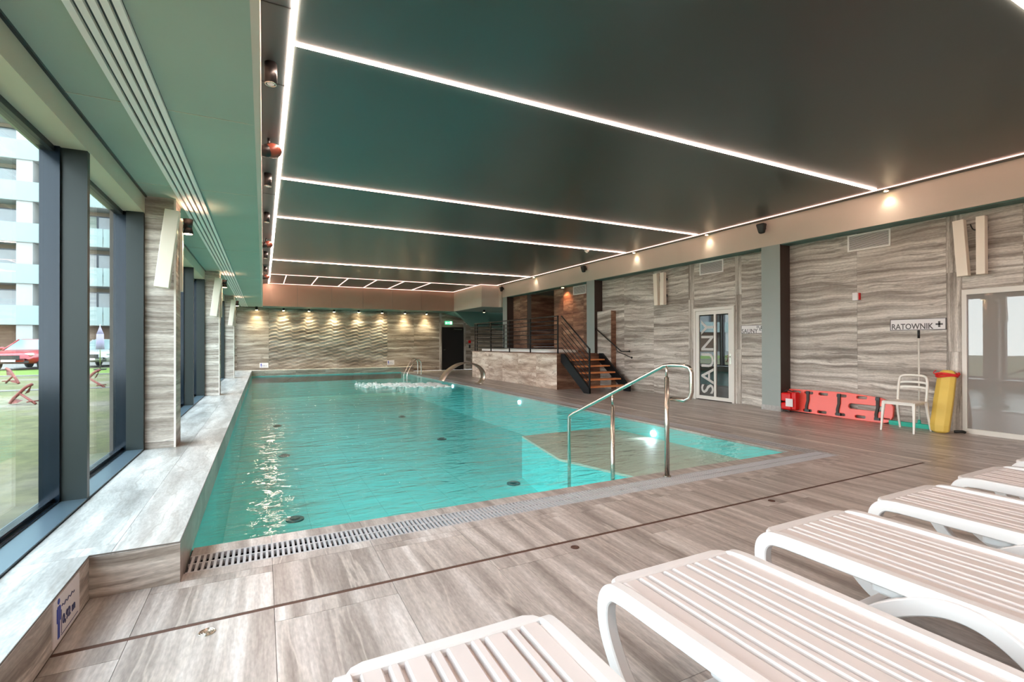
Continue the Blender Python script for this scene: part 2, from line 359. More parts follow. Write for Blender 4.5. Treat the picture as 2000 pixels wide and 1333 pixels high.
def tile(parent, name, m, x0, x1, y0, y1, z0, z1):
    """one box piece; alike pieces share mesh data"""
    d = (round(x1 - x0, 4), round(y1 - y0, 4), round(z1 - z0, 4), m.name)
    if min(d[:3]) <= 0.002: return None
    if d not in BOXC:
        BOXC[d] = MB().box(-d[0] / 2, d[0] / 2, -d[1] / 2, d[1] / 2, -d[2] / 2, d[2] / 2).mesh(name, m)
    o = bpy.data.objects.new(name, BOXC[d]); COL.objects.link(o); o.parent = parent
    pl = wloc(parent); o.location = ((x0 + x1) / 2 - pl[0], (y0 + y1) / 2 - pl[1], (z0 + z1) / 2 - pl[2]); return o
def cuts(a, b, start, step):
    k = math.floor((a - start) / step + 1e-6); out = [a]
    while True:
        k += 1; v = start + k * step
        if v >= b - 0.04: break
        if v > a + 0.04: out.append(v)
    return out + [b]
G = 0.0012
def text_mesh(s, size, m, name='lettering', extrude=0.001, bold=0.0, align='LEFT', sx=1.0):
    cu = bpy.data.curves.new('t', 'FONT'); cu.body = s; cu.size = size; cu.extrude = extrude; cu.offset = bold; cu.align_x = align; cu.resolution_u = 3
    o = bpy.data.objects.new('t', cu); COL.objects.link(o); bpy.context.view_layer.update()
    me = bpy.data.meshes.new_from_object(o.evaluated_get(bpy.context.evaluated_depsgraph_get()))
    bpy.data.objects.remove(o); me.materials.clear(); me.materials.append(m); me.name = name
    for v in me.vertices: v.co.x *= sx
    return me
def fitw(me, wd):
    xs = [v.co.x for v in me.vertices]; a, b = min(xs), max(xs)
    for v in me.vertices: v.co.x = (v.co.x - a) * wd / (b - a)
    return me
def curve_plate(outer, holes, thick, m, bev=0.004):
    cu = bpy.data.curves.new('c', 'CURVE'); cu.dimensions = '2D'; cu.fill_mode = 'BOTH'; cu.extrude = thick / 2; cu.bevel_depth = bev; cu.bevel_resolution = 1
    for pts in [outer] + holes:
        sp = cu.splines.new('POLY'); sp.points.add(len(pts) - 1); sp.use_cyclic_u = True
        for i, p in enumerate(pts): sp.points[i].co = (p[0], p[1], 0, 1)
    o = bpy.data.objects.new('c', cu); COL.objects.link(o); bpy.context.view_layer.update()
    me = bpy.data.meshes.new_from_object(o.evaluated_get(bpy.context.evaluated_depsgraph_get()))
    bpy.data.objects.remove(o); me.materials.clear(); me.materials.append(m); return me
def rrect(cx, cy, w, h, r, n=5):
    out = []
    for (sx_, sy_, a0) in ((1, 1, 0), (-1, 1, PI / 2), (-1, -1, PI), (1, -1, 3 * PI / 2)):
        for k in range(n + 1):
            a = a0 + PI / 2 * k / n
            out.append((cx + sx_ * (w / 2 - r) + r * math.cos(a), cy + sy_ * (h / 2 - r) + r * math.sin(a)))
    return out
def spline(pts, n=6):
    P = [Vector(p) for p in pts]; out = []
    for i in range(len(P) - 1):
        p0 = P[max(i - 1, 0)]; p1 = P[i]; p2 = P[i + 1]; p3 = P[min(i + 2, len(P) - 1)]
        for k in range(n):
            t = k / n; out.append(0.5 * ((2 * p1) + (p2 - p0) * t + (2 * p0 - 5 * p1 + 4 * p2 - p3) * t * t + (3 * p1 - p0 - 3 * p2 + p3) * t ** 3))
    return out + [P[-1]]

H = 3.8      # ceiling
XL, XR, YB, YF = -1.12, 9.30, 23.6, -4.4
# ================================================================= FLOOR
fl = sempty('floor', 'grey stone tile floor around the pool')
MB().box(XL, 6.15, YF, 3.44, -0.3, -0.012).box(6.15, 9.6, YF, YB, -0.3, -0.012).box(-0.42, 6.15, 22.97, YB, -0.3, -0.012).box(XR, 11.5, 18.5, YB, -0.3, -0.001).build('floor_bed', M['grout'], fl)
def floor_region(x0, x1, y0, y1, m, step=0.6, ln=1.2):
    xs = cuts(x0, x1, 0.05, step)
    for a, b in zip(xs, xs[1:]):
        k = math.floor(((a + b) / 2 - 0.05) / step)
        ys = cuts(y0, y1, 0.24 + (0.6 if k % 2 else 0.0), ln)
        for c, d in zip(ys, ys[1:]): tile(fl, 'tile', m, a + G, b - G, c + G, d - G, -0.012, 0.0)
F, D = M['floor_stone'], M['deck_stone']
floor_region(-0.82, 1.85, YF, 2.785, F); floor_region(1.85, 6.65, YF, 2.785, F); floor_region(6.65, XR, YF, 2.785, D)
floor_region(-0.82, 1.85, 2.813, 3.33, F); floor_region(1.85, 6.60, 2.813, 3.33, F)
floor_region(-0.42, 6.15, 3.33, 3.44, F)
floor_region(6.15, 6.69, 3.33, YB, D); floor_region(6.60, 6.69, 2.785, 3.33, D); floor_region(6.712, XR, 2.785, YB, D)
for x0, x1 in zip(cuts(-0.41, 5.80, 0.05, 0.6), cuts(-0.41, 5.80, 0.05, 0.6)[1:]):
    tile(fl, 'edge_tile', M['floor_stone'], x0 + G, x1 - G, 3.705, 3.85, -0.03, -0.002)
for y0, y1 in zip(cuts(3.705, 22.97, 0.24, 1.2), cuts(3.705, 22.97, 0.24, 1.2)[1:]):
    tile(fl, 'edge_tile', M['deck_stone'], 5.80, 5.915, y0 + G, y1 - G, -0.03, -0.002)
floor_region(6.45, 6.69, 22.97, YB, D)
MB().box(-0.82, 6.60, 2.785, 2.813, -0.012, -0.002).build('expansion_joint', M['groove'], fl)
MB().box(6.69, 6.712, 2.785, 22.5, -0.012, 0.001).build('inlay_line', M['white_line'], fl)
# drain grating
rs = sempty('roof', 'unseen roof slab closing light gaps above the hall')
MB().box(-1.8, 11.7, YF - 0.2, YB + 0.3, 3.96, 4.15).build('slab', M['grout'], rs)  # out of view, added so no daylight leaks between the ceiling parts
bk_ = sempty('wall_backing', 'unseen black sheets added behind the walls to block stray light')  # unseen black boxes added to stop daylight leaking in around the doors
MB().box(9.55, 9.65, YF, 14.85, -0.1, 3.96).box(9.55, 9.65, 17.06, 18.5, -0.1, 3.96).box(9.4, 11.1, 14.85, 14.88, -0.1, 3.96).box(10.95, 11.1, 14.85, 17.1, -0.1, 3.96).box(9.0, 9.6, YF - 0.2, YF, 0, 3.9).build('backing', M['black'], bk_)
MB().box(8.0, 9.3, YB + 0.14, YB + 0.2, 0, 3).build('far_backing', M['black'], bk_)
g1 = thing('drain_grating', 'grey slotted overflow grating along the near edge of the pool', 'drain', (-0.41, 3.57, -0.03))
MB().box(-0.43, 6.15, 3.43, 3.703, -0.12, -0.05).box(-0.44, -0.405, 3.44, 3.86, -0.12, -0.02).box(-0.43, 5.897, 3.704, 3.722, -0.12, -0.031).build('channel', M['gutter'], g1)
for a, b in ((3.443, 3.456), (3.566, 3.579), (3.690, 3.703)): MB().box(-0.41, 6.13, a, b, -0.03, -0.001).build('rail', M['grate'], g1)
n = 205
for i in range(n):
    x = -0.40 + i * (6.52 / n); tile(g1, 'bar', M['grate'], x, x + 0.0155, 3.457, 3.690, -0.03, -0.0015)
g2 = thing('drain_grating', 'grey slotted overflow grating along the far right side of the pool', 'drain', (6.03, 3.72, -0.03))
MB().box(5.915, 6.15, 3.705, 22.97, -0.12, -0.05).box(5.898, 5.916, 3.705, 22.97, -0.12, -0.031).build('channel', M['gutter'], g2)
for a, b in ((5.918, 5.93), (6.026, 6.038), (6.135, 6.147)): MB().box(a, b, 3.71, 22.95, -0.03, -0.001).build('rail', M['grate'], g2)
mb = MB()
for i in range(600):
    y = 3.712 + i * 0.032; mb.box(5.93, 6.135, y, y + 0.017, -0.03, -0.0015)
o = mb.build('bars', M['grate'], g2); o['kind'] = 'stuff'
for k, (x, y, r, lb) in enumerate(((-0.235, 2.694, 0.034, 'round steel floor drain in the pale tiles near the depth sign'), (1.833, 2.696, 0.026, 'small brown floor drain in the middle of the groove line'), (3.857, 2.718, 0.026, 'small dark floor drain beside the right part of the groove'))):
    t = thing('floor_drain', lb, 'drain', (x, y, 0))
    mm = M['steel'] if k == 0 else M['groove']
    mb = MB()
    for rr in (r, r * 0.72, r * 0.45): mb.tube([(x + rr * math.cos(a * PI / 8), y + rr * math.sin(a * PI / 8), 0.001) for a in range(16)], 0.003, 6, closed=True)
    mb.build('ring', mm, t); MB().cyl((x, y, -0.0005), r, 0.0012, 20).build('cover', M['steel_brushed'] if k == 0 else M['groove'], t)

# ================================================================= POOL
pf = sempty('pool_basin', 'turquoise tiled pool basin')
PB = -0.95
for a, b, c, d, q, r_ in ((-0.52, -0.42, 3.75, 23.07, -1.1, 0), (5.80, 5.90, 3.75, 23.07, -1.1, -0.031), (-0.42, 5.80, 3.72, 3.846, -1.1, -0.028), (-0.42, 5.80, 22.97, 23.07, -1.1, 0)):
    MB().box(a, b, c, d, q, r_).build('basin_wall', M['pool'], pf)
MB().box(-0.42, 5.8, 3.85, 22.97, -1.1, PB - 0.008).build('basin_bed', M['pool_dark'], pf)
mb = MB()
for i in range(13):
    x0 = -0.42 + i * 0.4785
    for j in range(40):
        y0 = 3.846 + j * 0.4781
        if j < 18: tile(pf, 'tile', M['pool'], x0 + 0.002, x0 + 0.4765, y0 + 0.002, y0 + 0.476, PB - 0.008, PB)
        else: mb.box(x0 + 0.002, x0 + 0.4765, y0 + 0.002, y0 + 0.476, PB - 0.008, PB)
o = mb.build('far_tiles', M['pool'], pf); o['kind'] = 'stuff'
# submerged entry steps in the near right corner
st = sempty('pool_steps', 'pale submerged entry steps in the near right corner of the pool')
stp = [(4.10, 3.90), (5.795, 3.86), (5.795, 7.4), (3.95, 7.4), (3.62, 5.7)]
MB().prism(stp, 2, PB, -0.27).build('step_body', M['pool'], st)
MB().prism(stp, 2, -0.269, -0.24).build('step_top', M['pool_beige'], st)
wt = MB().add([(-0.42, 3.846, -0.012), (5.80, 3.846, -0.012), (5.80, 22.97, -0.012), (-0.42, 22.97, -0.012)], [(0, 1, 2, 3)]).build('pool_water', M['water'])
tag(wt, 'clear rippled turquoise water filling the swimming pool', 'water', kind='stuff')
for (x, y, lb) in ((0.368, 6.978, 'dark round inlet in the pool floor nearest the window ledge corner'), (3.64, 7.116, 'dark round inlet in the pool floor nearest the entry steps'), (0.381, 11.031, 'dark round inlet in the pool floor, second along the window side'), (3.804, 11.19, 'dark round inlet in the pool floor, second in the right hand row'), (3.861, 15.187, 'dark round inlet in the pool floor, farthest in the right hand row'), (0.35, 15.1, 'dark round inlet in the pool floor, farthest along the window side')):
    t = thing('floor_inlet', lb, 'inlet', (x, y, PB), group='inlets in the pool floor')
    MB().cyl((x, y, PB), 0.11, 0.02, 20).build('ring', M['inlet'], t); MB().cyl((x, y, PB + 0.02), 0.06, 0.02, 16).build('cap', M['inlet'], t)
for k, (y, z) in enumerate(((6.2, -0.16), (10.98, -0.15), (15.86, -0.12))):
    t = thing('underwater_lamp', ('lit underwater lamp nearest the handrail', 'lit underwater lamp in the middle of the right pool side', 'lit underwater lamp beside the steel water arch')[k], 'lamp', (5.79, y, z))
    MB().cyl((5.797, y, z), 0.05, -0.03, 20, axis=0).build('lens', M['lamp_under'], t)
    MB().tube([(5.78, y + 0.055 * math.cos(a * PI / 8), z + 0.055 * math.sin(a * PI / 8)) for a in range(16)], 0.006, 6, closed=True).build('bezel', M['steel'], t)
    pl_ = bpy.data.lights.new('glow', 'SPOT'); pl_.energy = 4; pl_.spot_size = 2.6; pl_.spot_blend = 1; pl_.color = (0.8, 0.95, 1.0); pl_.shadow_soft_size = 0.06
    po_ = bpy.data.objects.new('glow', pl_); COL.objects.link(po_); po_.parent = t; po_.location = (-0.06, 0, 0); po_.rotation_euler = Vector((-1, 0, -0.15)).to_track_quat('-Z', 'Y').to_euler()

# ================================================================= LEDGE
lg = sempty('trim_1', 'raised pale stone ledge below the windows and along the far end')
LZ = 0.23
MB().box(XL, -0.835, YF, 3.345, 0, LZ - 0.012).box(XL, -0.43, 3.345, YB, 0, LZ - 0.012).box(-0.43, 6.39, 22.985, YB, 0, LZ - 0.012).build('ledge_core', M['grout'], lg)
L = M['ledge_stone']
for y0, y1 in zip(cuts(YF, 3.33, 3.46, 1.2), cuts(YF, 3.33, 3.46, 1.2)[1:]): tile(lg, 'tile', L, XL, -0.822, y0 + G, y1 - G, LZ - 0.012, LZ)
for i, (xa, xb) in enumerate(((XL, -0.73), (-0.73, -0.42))):
    ys = cuts(3.33, YB, 3.46 + 0.5 * i, 1.2)
    for y0, y1 in zip(ys, ys[1:]): tile(lg, 'tile', L, xa + G, xb - (G if i == 0 else 0), y0 + G, y1 - G, LZ - 0.012, LZ)
for x0, x1 in zip(cuts(-0.42, 6.4, 0.05, 1.2), cuts(-0.42, 6.4, 0.05, 1.2)[1:]):
    tile(lg, 'tile', L, x0 + G, x1 - G, 22.97, YB, LZ - 0.012, LZ); tile(lg, 'face_tile', M['back_stone'], x0 + G, x1 - G, 22.97, 22.985, 0, LZ - 0.012)
for y0, y1 in zip(cuts(YF, 3.33, 3.46, 1.2), cuts(YF, 3.33, 3.46, 1.2)[1:]): tile(lg, 'face_tile', M['wall_stone'], -0.835, -0.822, y0 + G, y1 - G, 0, LZ - 0.012)
tile(lg, 'face_tile', M['wall_stone'], -0.835, -0.42, 3.33, 3.345, 0, LZ - 0.012)
for y0, y1 in zip(cuts(3.345, 22.97, 3.46, 1.2), cuts(3.345, 22.97, 3.46, 1.2)[1:]): tile(lg, 'face_tile', M['floor_stone'], -0.43, -0.42, y0 + G, y1 - G, -0.02, LZ - 0.012)
tile(lg, 'face_tile', M['back_stone'], 6.388, 6.40, 22.985, YB, 0, LZ - 0.012)
MB().box(-0.423, -0.4185, 3.328, 22.97, LZ - 0.006, LZ + 0.001).box(-0.8235, -0.8205, YF, 3.33, LZ - 0.006, LZ + 0.001).box(-0.8235, -0.4185, 3.3275, 3.331, LZ - 0.006, LZ + 0.001).build('edge_profile', M['grout'], lg)

# ================================================================= CEILING
ce = sempty('ceiling', 'dark satin stretched ceiling')
MB().box(0.20, XR + 0.1, YF, 22.15, H, H + 0.15).build('stretch_panel', M['ceiling'], ce)
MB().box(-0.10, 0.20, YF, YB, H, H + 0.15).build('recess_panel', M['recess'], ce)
for y in (1.5, 3.9, 5.1, 8.9, 13.0, 17.0): MB().box(-0.02, 0.19, y, y + 0.01, H - 0.004, H).build('recess_joint', M['black'], ce)
sf = sempty('trim_2', 'low grey green soffit along the windows')
MB().box(XL - 0.5, -0.10, YF, YB, 2.93, H + 0.15).build('soffit_body', M['green'], sf)
MB().box(-0.10, -0.055, YF, YB, 2.928, H).build('soffit_edge', M['green'], sf)
MB().box(-0.055, -0.015, YF, YB, 2.930, H).build('soffit_lip', M['beam'], sf)
for y in (1.2, 3.98, 5.9, 9.5, 13.5, 17.5): MB().box(XL, -0.06, y, y + 0.006, 2.927, 2.9305).build('soffit_joint', M['header'], sf)
MB().box(XL - 0.002, XL + 0.02, YF, YB, 2.915, 2.932).build('shadow_gap', M['frame_dark'], sf)
# slot diffuser
sd = thing('slot_diffuser', 'long white four slot air diffuser running along the green soffit', 'vent', (-0.715, 9, 2.925))
for k in range(5):
    x = -0.812 + k * 0.0505
    MB().box(x, x + 0.033, YF, 23.3, 2.905, 2.9295).build('blade', M['lacquer_slot'], sd)
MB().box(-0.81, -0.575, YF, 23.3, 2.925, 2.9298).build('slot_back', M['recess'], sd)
# beam on the right and soffit at the back
bm_ = sempty('trim_3', 'beige bulkhead above the right wall')
MB().box(9.0, 9.4, YF, 18.8, 3.275, H).build('bulkhead', M['beam'], bm_)
MB().box(9.02, 9.30, YF, 18.8, 3.26, 3.275).build('bulkhead_underside', M['teal'], bm_)
bs = sempty('trim_4', 'brown panelled bulkhead above the far wall')
MB().box(-0.015, 8.15, 22.17, YB, 2.885, H).build('bulkhead', M['teal'], bs)
xs = [-0.015, 1.271, 2.618, 3.916, 5.22, 6.549, 8.15]
for a, b in zip(xs, xs[1:]): tile(bs, 'panel', M['brown_panel'], a + 0.004, b - 0.004, 22.15, 22.17, 2.885, H)
bx = sempty('trim_5', 'beige boxed bulkhead in the far right corner')
MB().box(8.15, 11.5, 18.82, 22.17, 2.885, H).build('bulkhead', M['beam'], bx)
MB().box(8.17, 11.4, 18.85, 22.17, 2.875, 2.885).build('underside', M['column'], bx)
MB().box(8.95, 11.5, 18.60, 18.82, 2.88, H).build('end_panel', M['beam'], bx)
MB().hexa([(8.15, 22.3, 2.86), (11.4, 22.3, 2.0), (11.4, 23.55, 2.0), (8.15, 23.55, 2.86), (8.15, 22.3, 2.89), (11.4, 22.3, 2.88), (11.4, 23.55, 2.88), (8.15, 23.55, 2.89)]).build('sloping_soffit', M['teal'], bx)
MB().prism([(8.15, 2.88), (9.05, 2.16), (9.9, 2.16), (9.9, 2.88)], 1, 22.0, 22.3).build('stair_underside', M['teal'], bx)
# LED lines
led = thing('led_strip', 'network of thin warm led lines set in the dark ceiling', 'lamp', (4.5, 10, H))
def ledline(x0, y0, x1, y1, wd, m='led'):
    d = Vector((x1 - x0, y1 - y0, 0)); s_ = Vector((d.y, -d.x, 0)).normalized() * wd / 2
    a, b = Vector((x0, y0, 0)), Vector((x1, y1, 0)); z0, z1 = H - 0.012, H - 0.001
    c = [a - s_, b - s_, b + s_, a + s_]
    MB().hexa([(p.x, p.y, z0) for p in c] + [(p.x, p.y, z1) for p in c]).build('light_line', M[m], led)
LY = 22.06
ledline(0.205, -4.3, 0.205, LY, 0.042); ledline(8.80, -4.3, 8.80, 18.75, 0.022, 'led_soft')
for y in (-1.6, 1.47, 4.35, 7.98, 10.45, 15.82): ledline(0.22, y, 8.80, y, 0.024 if y < 7 else 0.020, 'led' if y < 7 else 'led_mid')
ledline(0.22, 19.1, 8.05, 19.1, 0.022, 'led_soft'); ledline(0.22, LY, 8.1, LY, 0.022, 'led_soft')
ledline(8.08, LY, 8.08, 18.75, 0.022, 'led_soft'); ledline(8.08, 18.75, 8.9, 18.75, 0.022, 'led_soft')
for x in (0.74, 1.79, 2.85, 3.91, 4.97, 6.06): ledline(x, 19.12, x, LY, 0.028, 'led_soft')
# sensors
for k, (x, y) in enumerate(((7.82, 21.5), (7.67, 19.3), (7.64, 10.64))):
    t = thing('ceiling_sensor', ('white ceiling sensor in the far ceiling corner', 'white ceiling sensor beside the boxed bulkhead', 'white ceiling sensor in the middle of the dark ceiling')[k], 'sensor', (x, y, H))
    MB().cyl((x, y, H - 0.045), 0.045, 0.045, 18, r2=0.07).build('body', M['white_metal'], t)
    MB().cyl((x, y, H - 0.06), 0.025, 0.016, 14).build('lens', M['sign'], t)

# ================================================================= WALLS
wr = sempty('wall_right', 'right wall clad in layered grey stone tiles')
MB().box(9.32, 9.5, YF, 0.4, 0, 3.3).box(9.32, 9.5, 0.4, 3.46, 2.13, 3.3).box(9.32, 9.5, 3.46, 7.4, 0, 3.3).box(9.32, 9.5, 7.4, 8.55, 2.17, 3.3).box(9.32, 9.5, 8.55, 14.95, 0, 3.3).box(9.32, 9.5, 16.98, 18.55, 0, 3.3).box(9.32, 9.5, 14.95, 16.98, 0, 1.04).build('wall_core', M['grout'], wr)
def clad_right(y0, y1, z0, z1, m, ycut=None, zst=1.2):
    ys = ycut or [y0, y1]
    for a, b in zip(ys, ys[1:]):
        zs = cuts(z0, z1, 0, zst)
        for c, d in zip(zs, zs[1:]): tile(wr, 'tile', m, 9.30, 9.32, a + G, b - G, c + G, d - G)
W, WV = M['wall_stone'], M['wall_stone_v']
clad_right(YF, 0.4, 0, 3.275, W, [YF, -3.2, -2.0, -0.8, 0.4]); clad_right(0.4, 3.46, 2.13, 3.275, W, [0.4, 1.6, 2.8, 3.46])
clad_right(3.46, 3.65, 0, 3.275, WV); clad_right(3.65, 6.14, 0, 3.275, W, [3.65, 4.91, 6.14])
clad_right(6.54, 7.24, 0, 3.275, W); clad_right(7.24, 7.4, 0, 3.275, WV); clad_right(7.4, 8.55, 2.17, 3.275, W); clad_right(8.55, 8.73, 0, 3.275, WV)
clad_right(8.73, 12.15, 0, 3.275, W, [8.73, 9.93, 11.13, 12.15])
clad_right(12.54, 14.95, 1.04, 3.275, M['rust_tile'], [12.54, 13.14, 13.74, 14.34, 14.95], 0.6)
clad_right(16.98, 18.15, 1.04, 3.275, M['rust_tile'], [16.98, 17.56, 18.15], 0.6)
nb = sempty('wall_niche', 'brown tiled niche behind the raised platform')
for (a, b, c, d) in ((9.5, 10.9, 16.98, 17.05), (9.5, 10.9, 14.88, 14.95)):
    for z0, z1 in zip(cuts(1.0, 3.3, 0, 0.6), cuts(1.0, 3.3, 0, 0.6)[1:]): tile(nb, 'tile', M['rust_tile'], a, b, c, d, z0 + G, z1 - G)
for z0, z1 in zip(cuts(1.0, 3.3, 0, 0.6), cuts(1.0, 3.3, 0, 0.6)[1:]):
    for y0, y1 in ((14.95, 15.97), (15.97, 16.98)): tile(nb, 'tile', M['rust_tile'], 10.9, 10.95, y0 + G, y1 - G, z0 + G, z1 - G)
MB().box(9.5, 10.95, 14.9, 17.0, 1.0, 1.04).box(9.5, 10.95, 14.9, 17.0, 3.275, 3.3).build('niche_shell', M['grout'], nb)
# wall return panel by the stairs
rp = sempty('wall_return', 'projecting stone clad wall panel beside the stair')
MB().box(9.12, 9.30, 11.5, 12.14, 0, 2.30).build('panel_core', M['rust_tile'], rp)
for z0, z1 in ((0, 1.2), (1.2, 2.30)): tile(rp, 'tile', W, 9.10, 9.12, 11.5, 12.14, z0 + G, z1 - G)
for k, y in enumerate((0.14, 6.14, 12.15, 18.15)):
    c = sempty('column', ('teal grey steel column nearest the camera', 'teal grey column beside the red spine board', 'teal grey column at the head of the stairs', 'teal grey column behind the raised platform')[k])
    MB().box(9.0, 9.32, y, y + 0.40, 0.1, 3.275).build('shaft', M['column'], c)
    MB().box(9.004, 9.30, y - 0.003, y, 0.1, 3.275).build('dark_side', M['dark_brown'], c)  # thin dark brown sheet on the camera-facing side of the shaft
    MB().box(8.992, 9.32, y - 0.008, y + 0.408, 0, 0.10).build('plinth', M['ledge_stone'], c)
wb = sempty('wall_back', 'far wall clad in stone tiles with a wavy relief panel')
MB().box(XL - 0.4, 8.03, YB + 0.02, YB + 0.2, 0, 3.2).box(9.20, 11.6, YB + 0.02, YB + 0.2, 0, 3.2).box(8.03, 9.2, YB + 0.02, YB + 0.2, 2.17, 3.2).build('wall_core', M['grout'], wb)
B = M['back_stone']
def clad_back(xcut, z0, z1, zst=1.2, m=B):
    for a, b in zip(xcut, xcut[1:]):
        for c, d in zip(cuts(z0, z1, 0, zst), cuts(z0, z1, 0, zst)[1:]): tile(wb, 'tile', m, a + G, b - G, YB, YB + 0.02, c + G, d - G)
clad_back([XL, -0.98, 0.22], 0.22, 2.94); clad_back([5.30, 6.60, 7.9], 0, 2.94)
clad_back([7.9, 8.03], 0, 2.94, m=M['wall_stone_v']); clad_back([8.03, 9.2], 2.17, 2.94)
clad_back([9.2, 9.33], 0, 2.94, m=M['wall_stone_v']); clad_back([9.33, 9.6, 10.8, 11.5], 0, 2.94)
# relief panels
NX, NZ = 9, 4
pw = (5.30 - 0.22) / NX; phh = (2.94 - 0.23) / NZ
for i in range(NX):
    for j in range(NZ):
        x0 = 0.22 + i * pw; z0 = 0.23 + j * phh; nx, nz = 16, 44; vs = []; fs = []
        for q in range(nz + 1):
            for p in range(nx + 1):
                x = x0 + 0.002 + (pw - 0.004) * p / nx; z = z0 + 0.001 + (phh - 0.002) * q / nz
                wv = math.tanh(2.5 * math.sin(2 * PI * x / 0.564))
                t = (z / 0.15 + 0.25 * wv + 0.08 * math.sin(2 * PI * x / 0.282)) % 1.0
                vs.append((x, YB + 0.014 - 0.034 * (t if t < 0.8 else (1 - t) * 4) * (0.6 + 0.4 * abs(wv)), z))
        for q in range(nz):
            for p in range(nx): a = q * (nx + 1) + p; fs.append((a, a + 1, a + nx + 2, a + nx + 1))
        MB().add(vs, fs, True).build('relief_panel', M['relief_stone'], wb)
wf = sempty('wall_front', 'wall behind the camera')
MB().box(XL - 0.3, 9.5, YF - 0.2, YF, 0, 3.95).build('wall_core', M['beam'], wf)
we = sempty('wall_corner', 'far right corner wall')
MB().box(11.5, 11.6, 18.5, YB, 0, 3.9).build('wall_core', M['column'], we)
MB().box(9.5, 11.6, 18.40, 18.5, 0, 3.9).build('side_core', M['column'], we)

# left wall: base, pillars, header, windows
wl = sempty('wall_left', 'window wall with stone clad pillars')
MB().box(-1.42, XL, YF, YB, -0.2, 0.20).build('plinth', M['grout'], wl)
PIL = (-5.6, 0.4, 6.4, 12.4, 18.4)
for y in PIL[1:]:
    MB().box(-1.42, -0.862, y + 0.015, y + 0.335, 0.2, 2.95).build('pillar_core', M['grout'], wl)
    for c, d in zip(cuts(LZ, 2.93, 0.9, 0.6), cuts(LZ, 2.93, 0.9, 0.6)[1:]):
        tile(wl, 'tile', W, XL, -0.862, y, y + 0.015, c + G, d - G)
        tile(wl, 'tile', W, -0.862, -0.847, y, y + 0.35, c + G, d - G)
        tile(wl, 'tile', W, XL, -0.862, y + 0.335, y + 0.35, c + G, d - G)
    MB().box(-0.864, -0.846, y - 0.003, y + 0.004, LZ, 2.93).build('corner_profile', M['white_line'], wl)
MB().box(-1.36, XL, YF, YB, 2.74, 2.93).build('header', M['header'], wl)
MB().box(-1.37, -1.30, YF, YB, 2.70, 2.76).build('head_frame', M['anthracite'], wl)
bays = [(-4.4, 0.4), (0.75, 6.4), (6.75, 12.4), (12.75, 18.4), (18.75, 23.4)]
wi = 0
for (a, b) in bays:
    n = 3; stp_ = (b - a) / n
    for k in range(n):
        wi += 1
        y0, y1 = a + k * stp_, a + (k + 1) * stp_
        wn = sempty('window_%d' % wi, 'tall fixed window with anthracite frame')
        MB().box(-1.325, -1.315, y0 + 0.06, y1 - 0.02, 0.27, 2.72).build('pane', M['glass'], wn)
        MB().box(-1.38, -1.27, y1 - 0.03, y1 + 0.04, 0.24, 2.74).build('outer_frame', M['frame_dark'], wn)
        if k < n - 1: MB().box(-1.27, -1.125, y1 - 0.005, y1 + 0.05, 0.24, 2.742).build('fin', M['anthracite'], wn)
        else: MB().box(-1.27, -1.122, y1 - 0.055, y1 - 0.002, 0.24, 2.742).build('fin', M['anthracite'], wn)
        if k == 0: MB().box(-1.38, -1.125, y0 + 0.002, y0 + 0.055, 0.24, 2.742).build('fin', M['anthracite'], wn)
        MB().box(-1.40, -1.125, y0, y1, 0.20, 0.245).build('sill', M['sill_metal'], wn)
        MB().box(-1.35, -1.30, y0, y1, 0.245, 0.28).build('bottom_rail', M['frame_dark'], wn)
        MB().box(-1.285, -1.27, y0, y1, 0.245, 0.252).build('track', M['frame_dark'], wn)

# ================================================================= DOORS
d1 = sempty('door_1', 'white framed dark glass door lettered SAUNY')
fr = MB()
fr.box(9.26, 9.34, 7.405, 7.46, 0, 2.165).box(9.26, 9.34, 8.49, 8.545, 0, 2.165).box(9.26, 9.34, 7.46, 8.49, 2.10, 2.165)
fr.build('frame', M['white_metal'], d1)
MB().box(9.275, 9.32, 7.465, 7.56, 0.02, 2.095).box(9.275, 9.32, 8.39, 8.485, 0.02, 2.095).box(9.275, 9.32, 7.56, 8.39, 0.02, 0.10).box(9.275, 9.32, 7.56, 8.39, 2.005, 2.095).build('leaf', M['white_metal'], d1)
MB().box(9.295, 9.31, 7.56, 8.39, 0.10, 2.005).build('pane', M['door_glass'], d1)
MB().box(9.270, 9.295, 7.90, 7.955, 0.10, 2.005).build('glazing_bar', M['white_metal'], d1)
MB().box(9.272, 9.275, 7.495, 7.525, 0.86, 1.10).build('handle_plate', M['steel'], d1)
MB().tube([(9.272, 7.51, 1.03), (9.235, 7.51, 1.03), (9.232, 7.53, 1.03), (9.232, 7.62, 1.03)], 0.009, 8).build('handle', M['steel'], d1)
me = fitw(text_mesh('SAUNY', 0.50, M['frost'], bold=0.004, extrude=0.002), 1.72)
o = link('lettering', me, d1); o.matrix_local = Matrix.Translation((9.292, 7.99, 0.16)) @ Matrix(((0, 0, -1, 0), (0, 1, 0, 0), (1, 0, 0, 0), (0, 0, 0, 1)))
d2 = sempty('door_2', 'wide white framed grey glass door of the lifeguard room')
MB().box(9.27, 9.35, 3.40, 3.455, 0, 2.125).box(9.27, 9.35, 0.42, 0.48, 0, 2.125).box(9.27, 9.35, 0.48, 3.40, 2.05, 2.125).box(9.27, 9.35, 0.48, 3.40, 0, 0.07).build('frame', M['white_metal'], d2)
MB().box(9.30, 9.315, 0.48, 3.40, 0.07, 2.05).build('pane', M['grey_glass'], d2)
d3 = sempty('door_3', 'plain black door in the far wall')
MB().box(8.03, 8.06, 23.58, 23.66, 0, 2.165).box(9.17, 9.20, 23.58, 23.66, 0, 2.165).box(8.06, 9.17, 23.58, 23.66, 2.14, 2.165).build('frame', M['black'], d3)
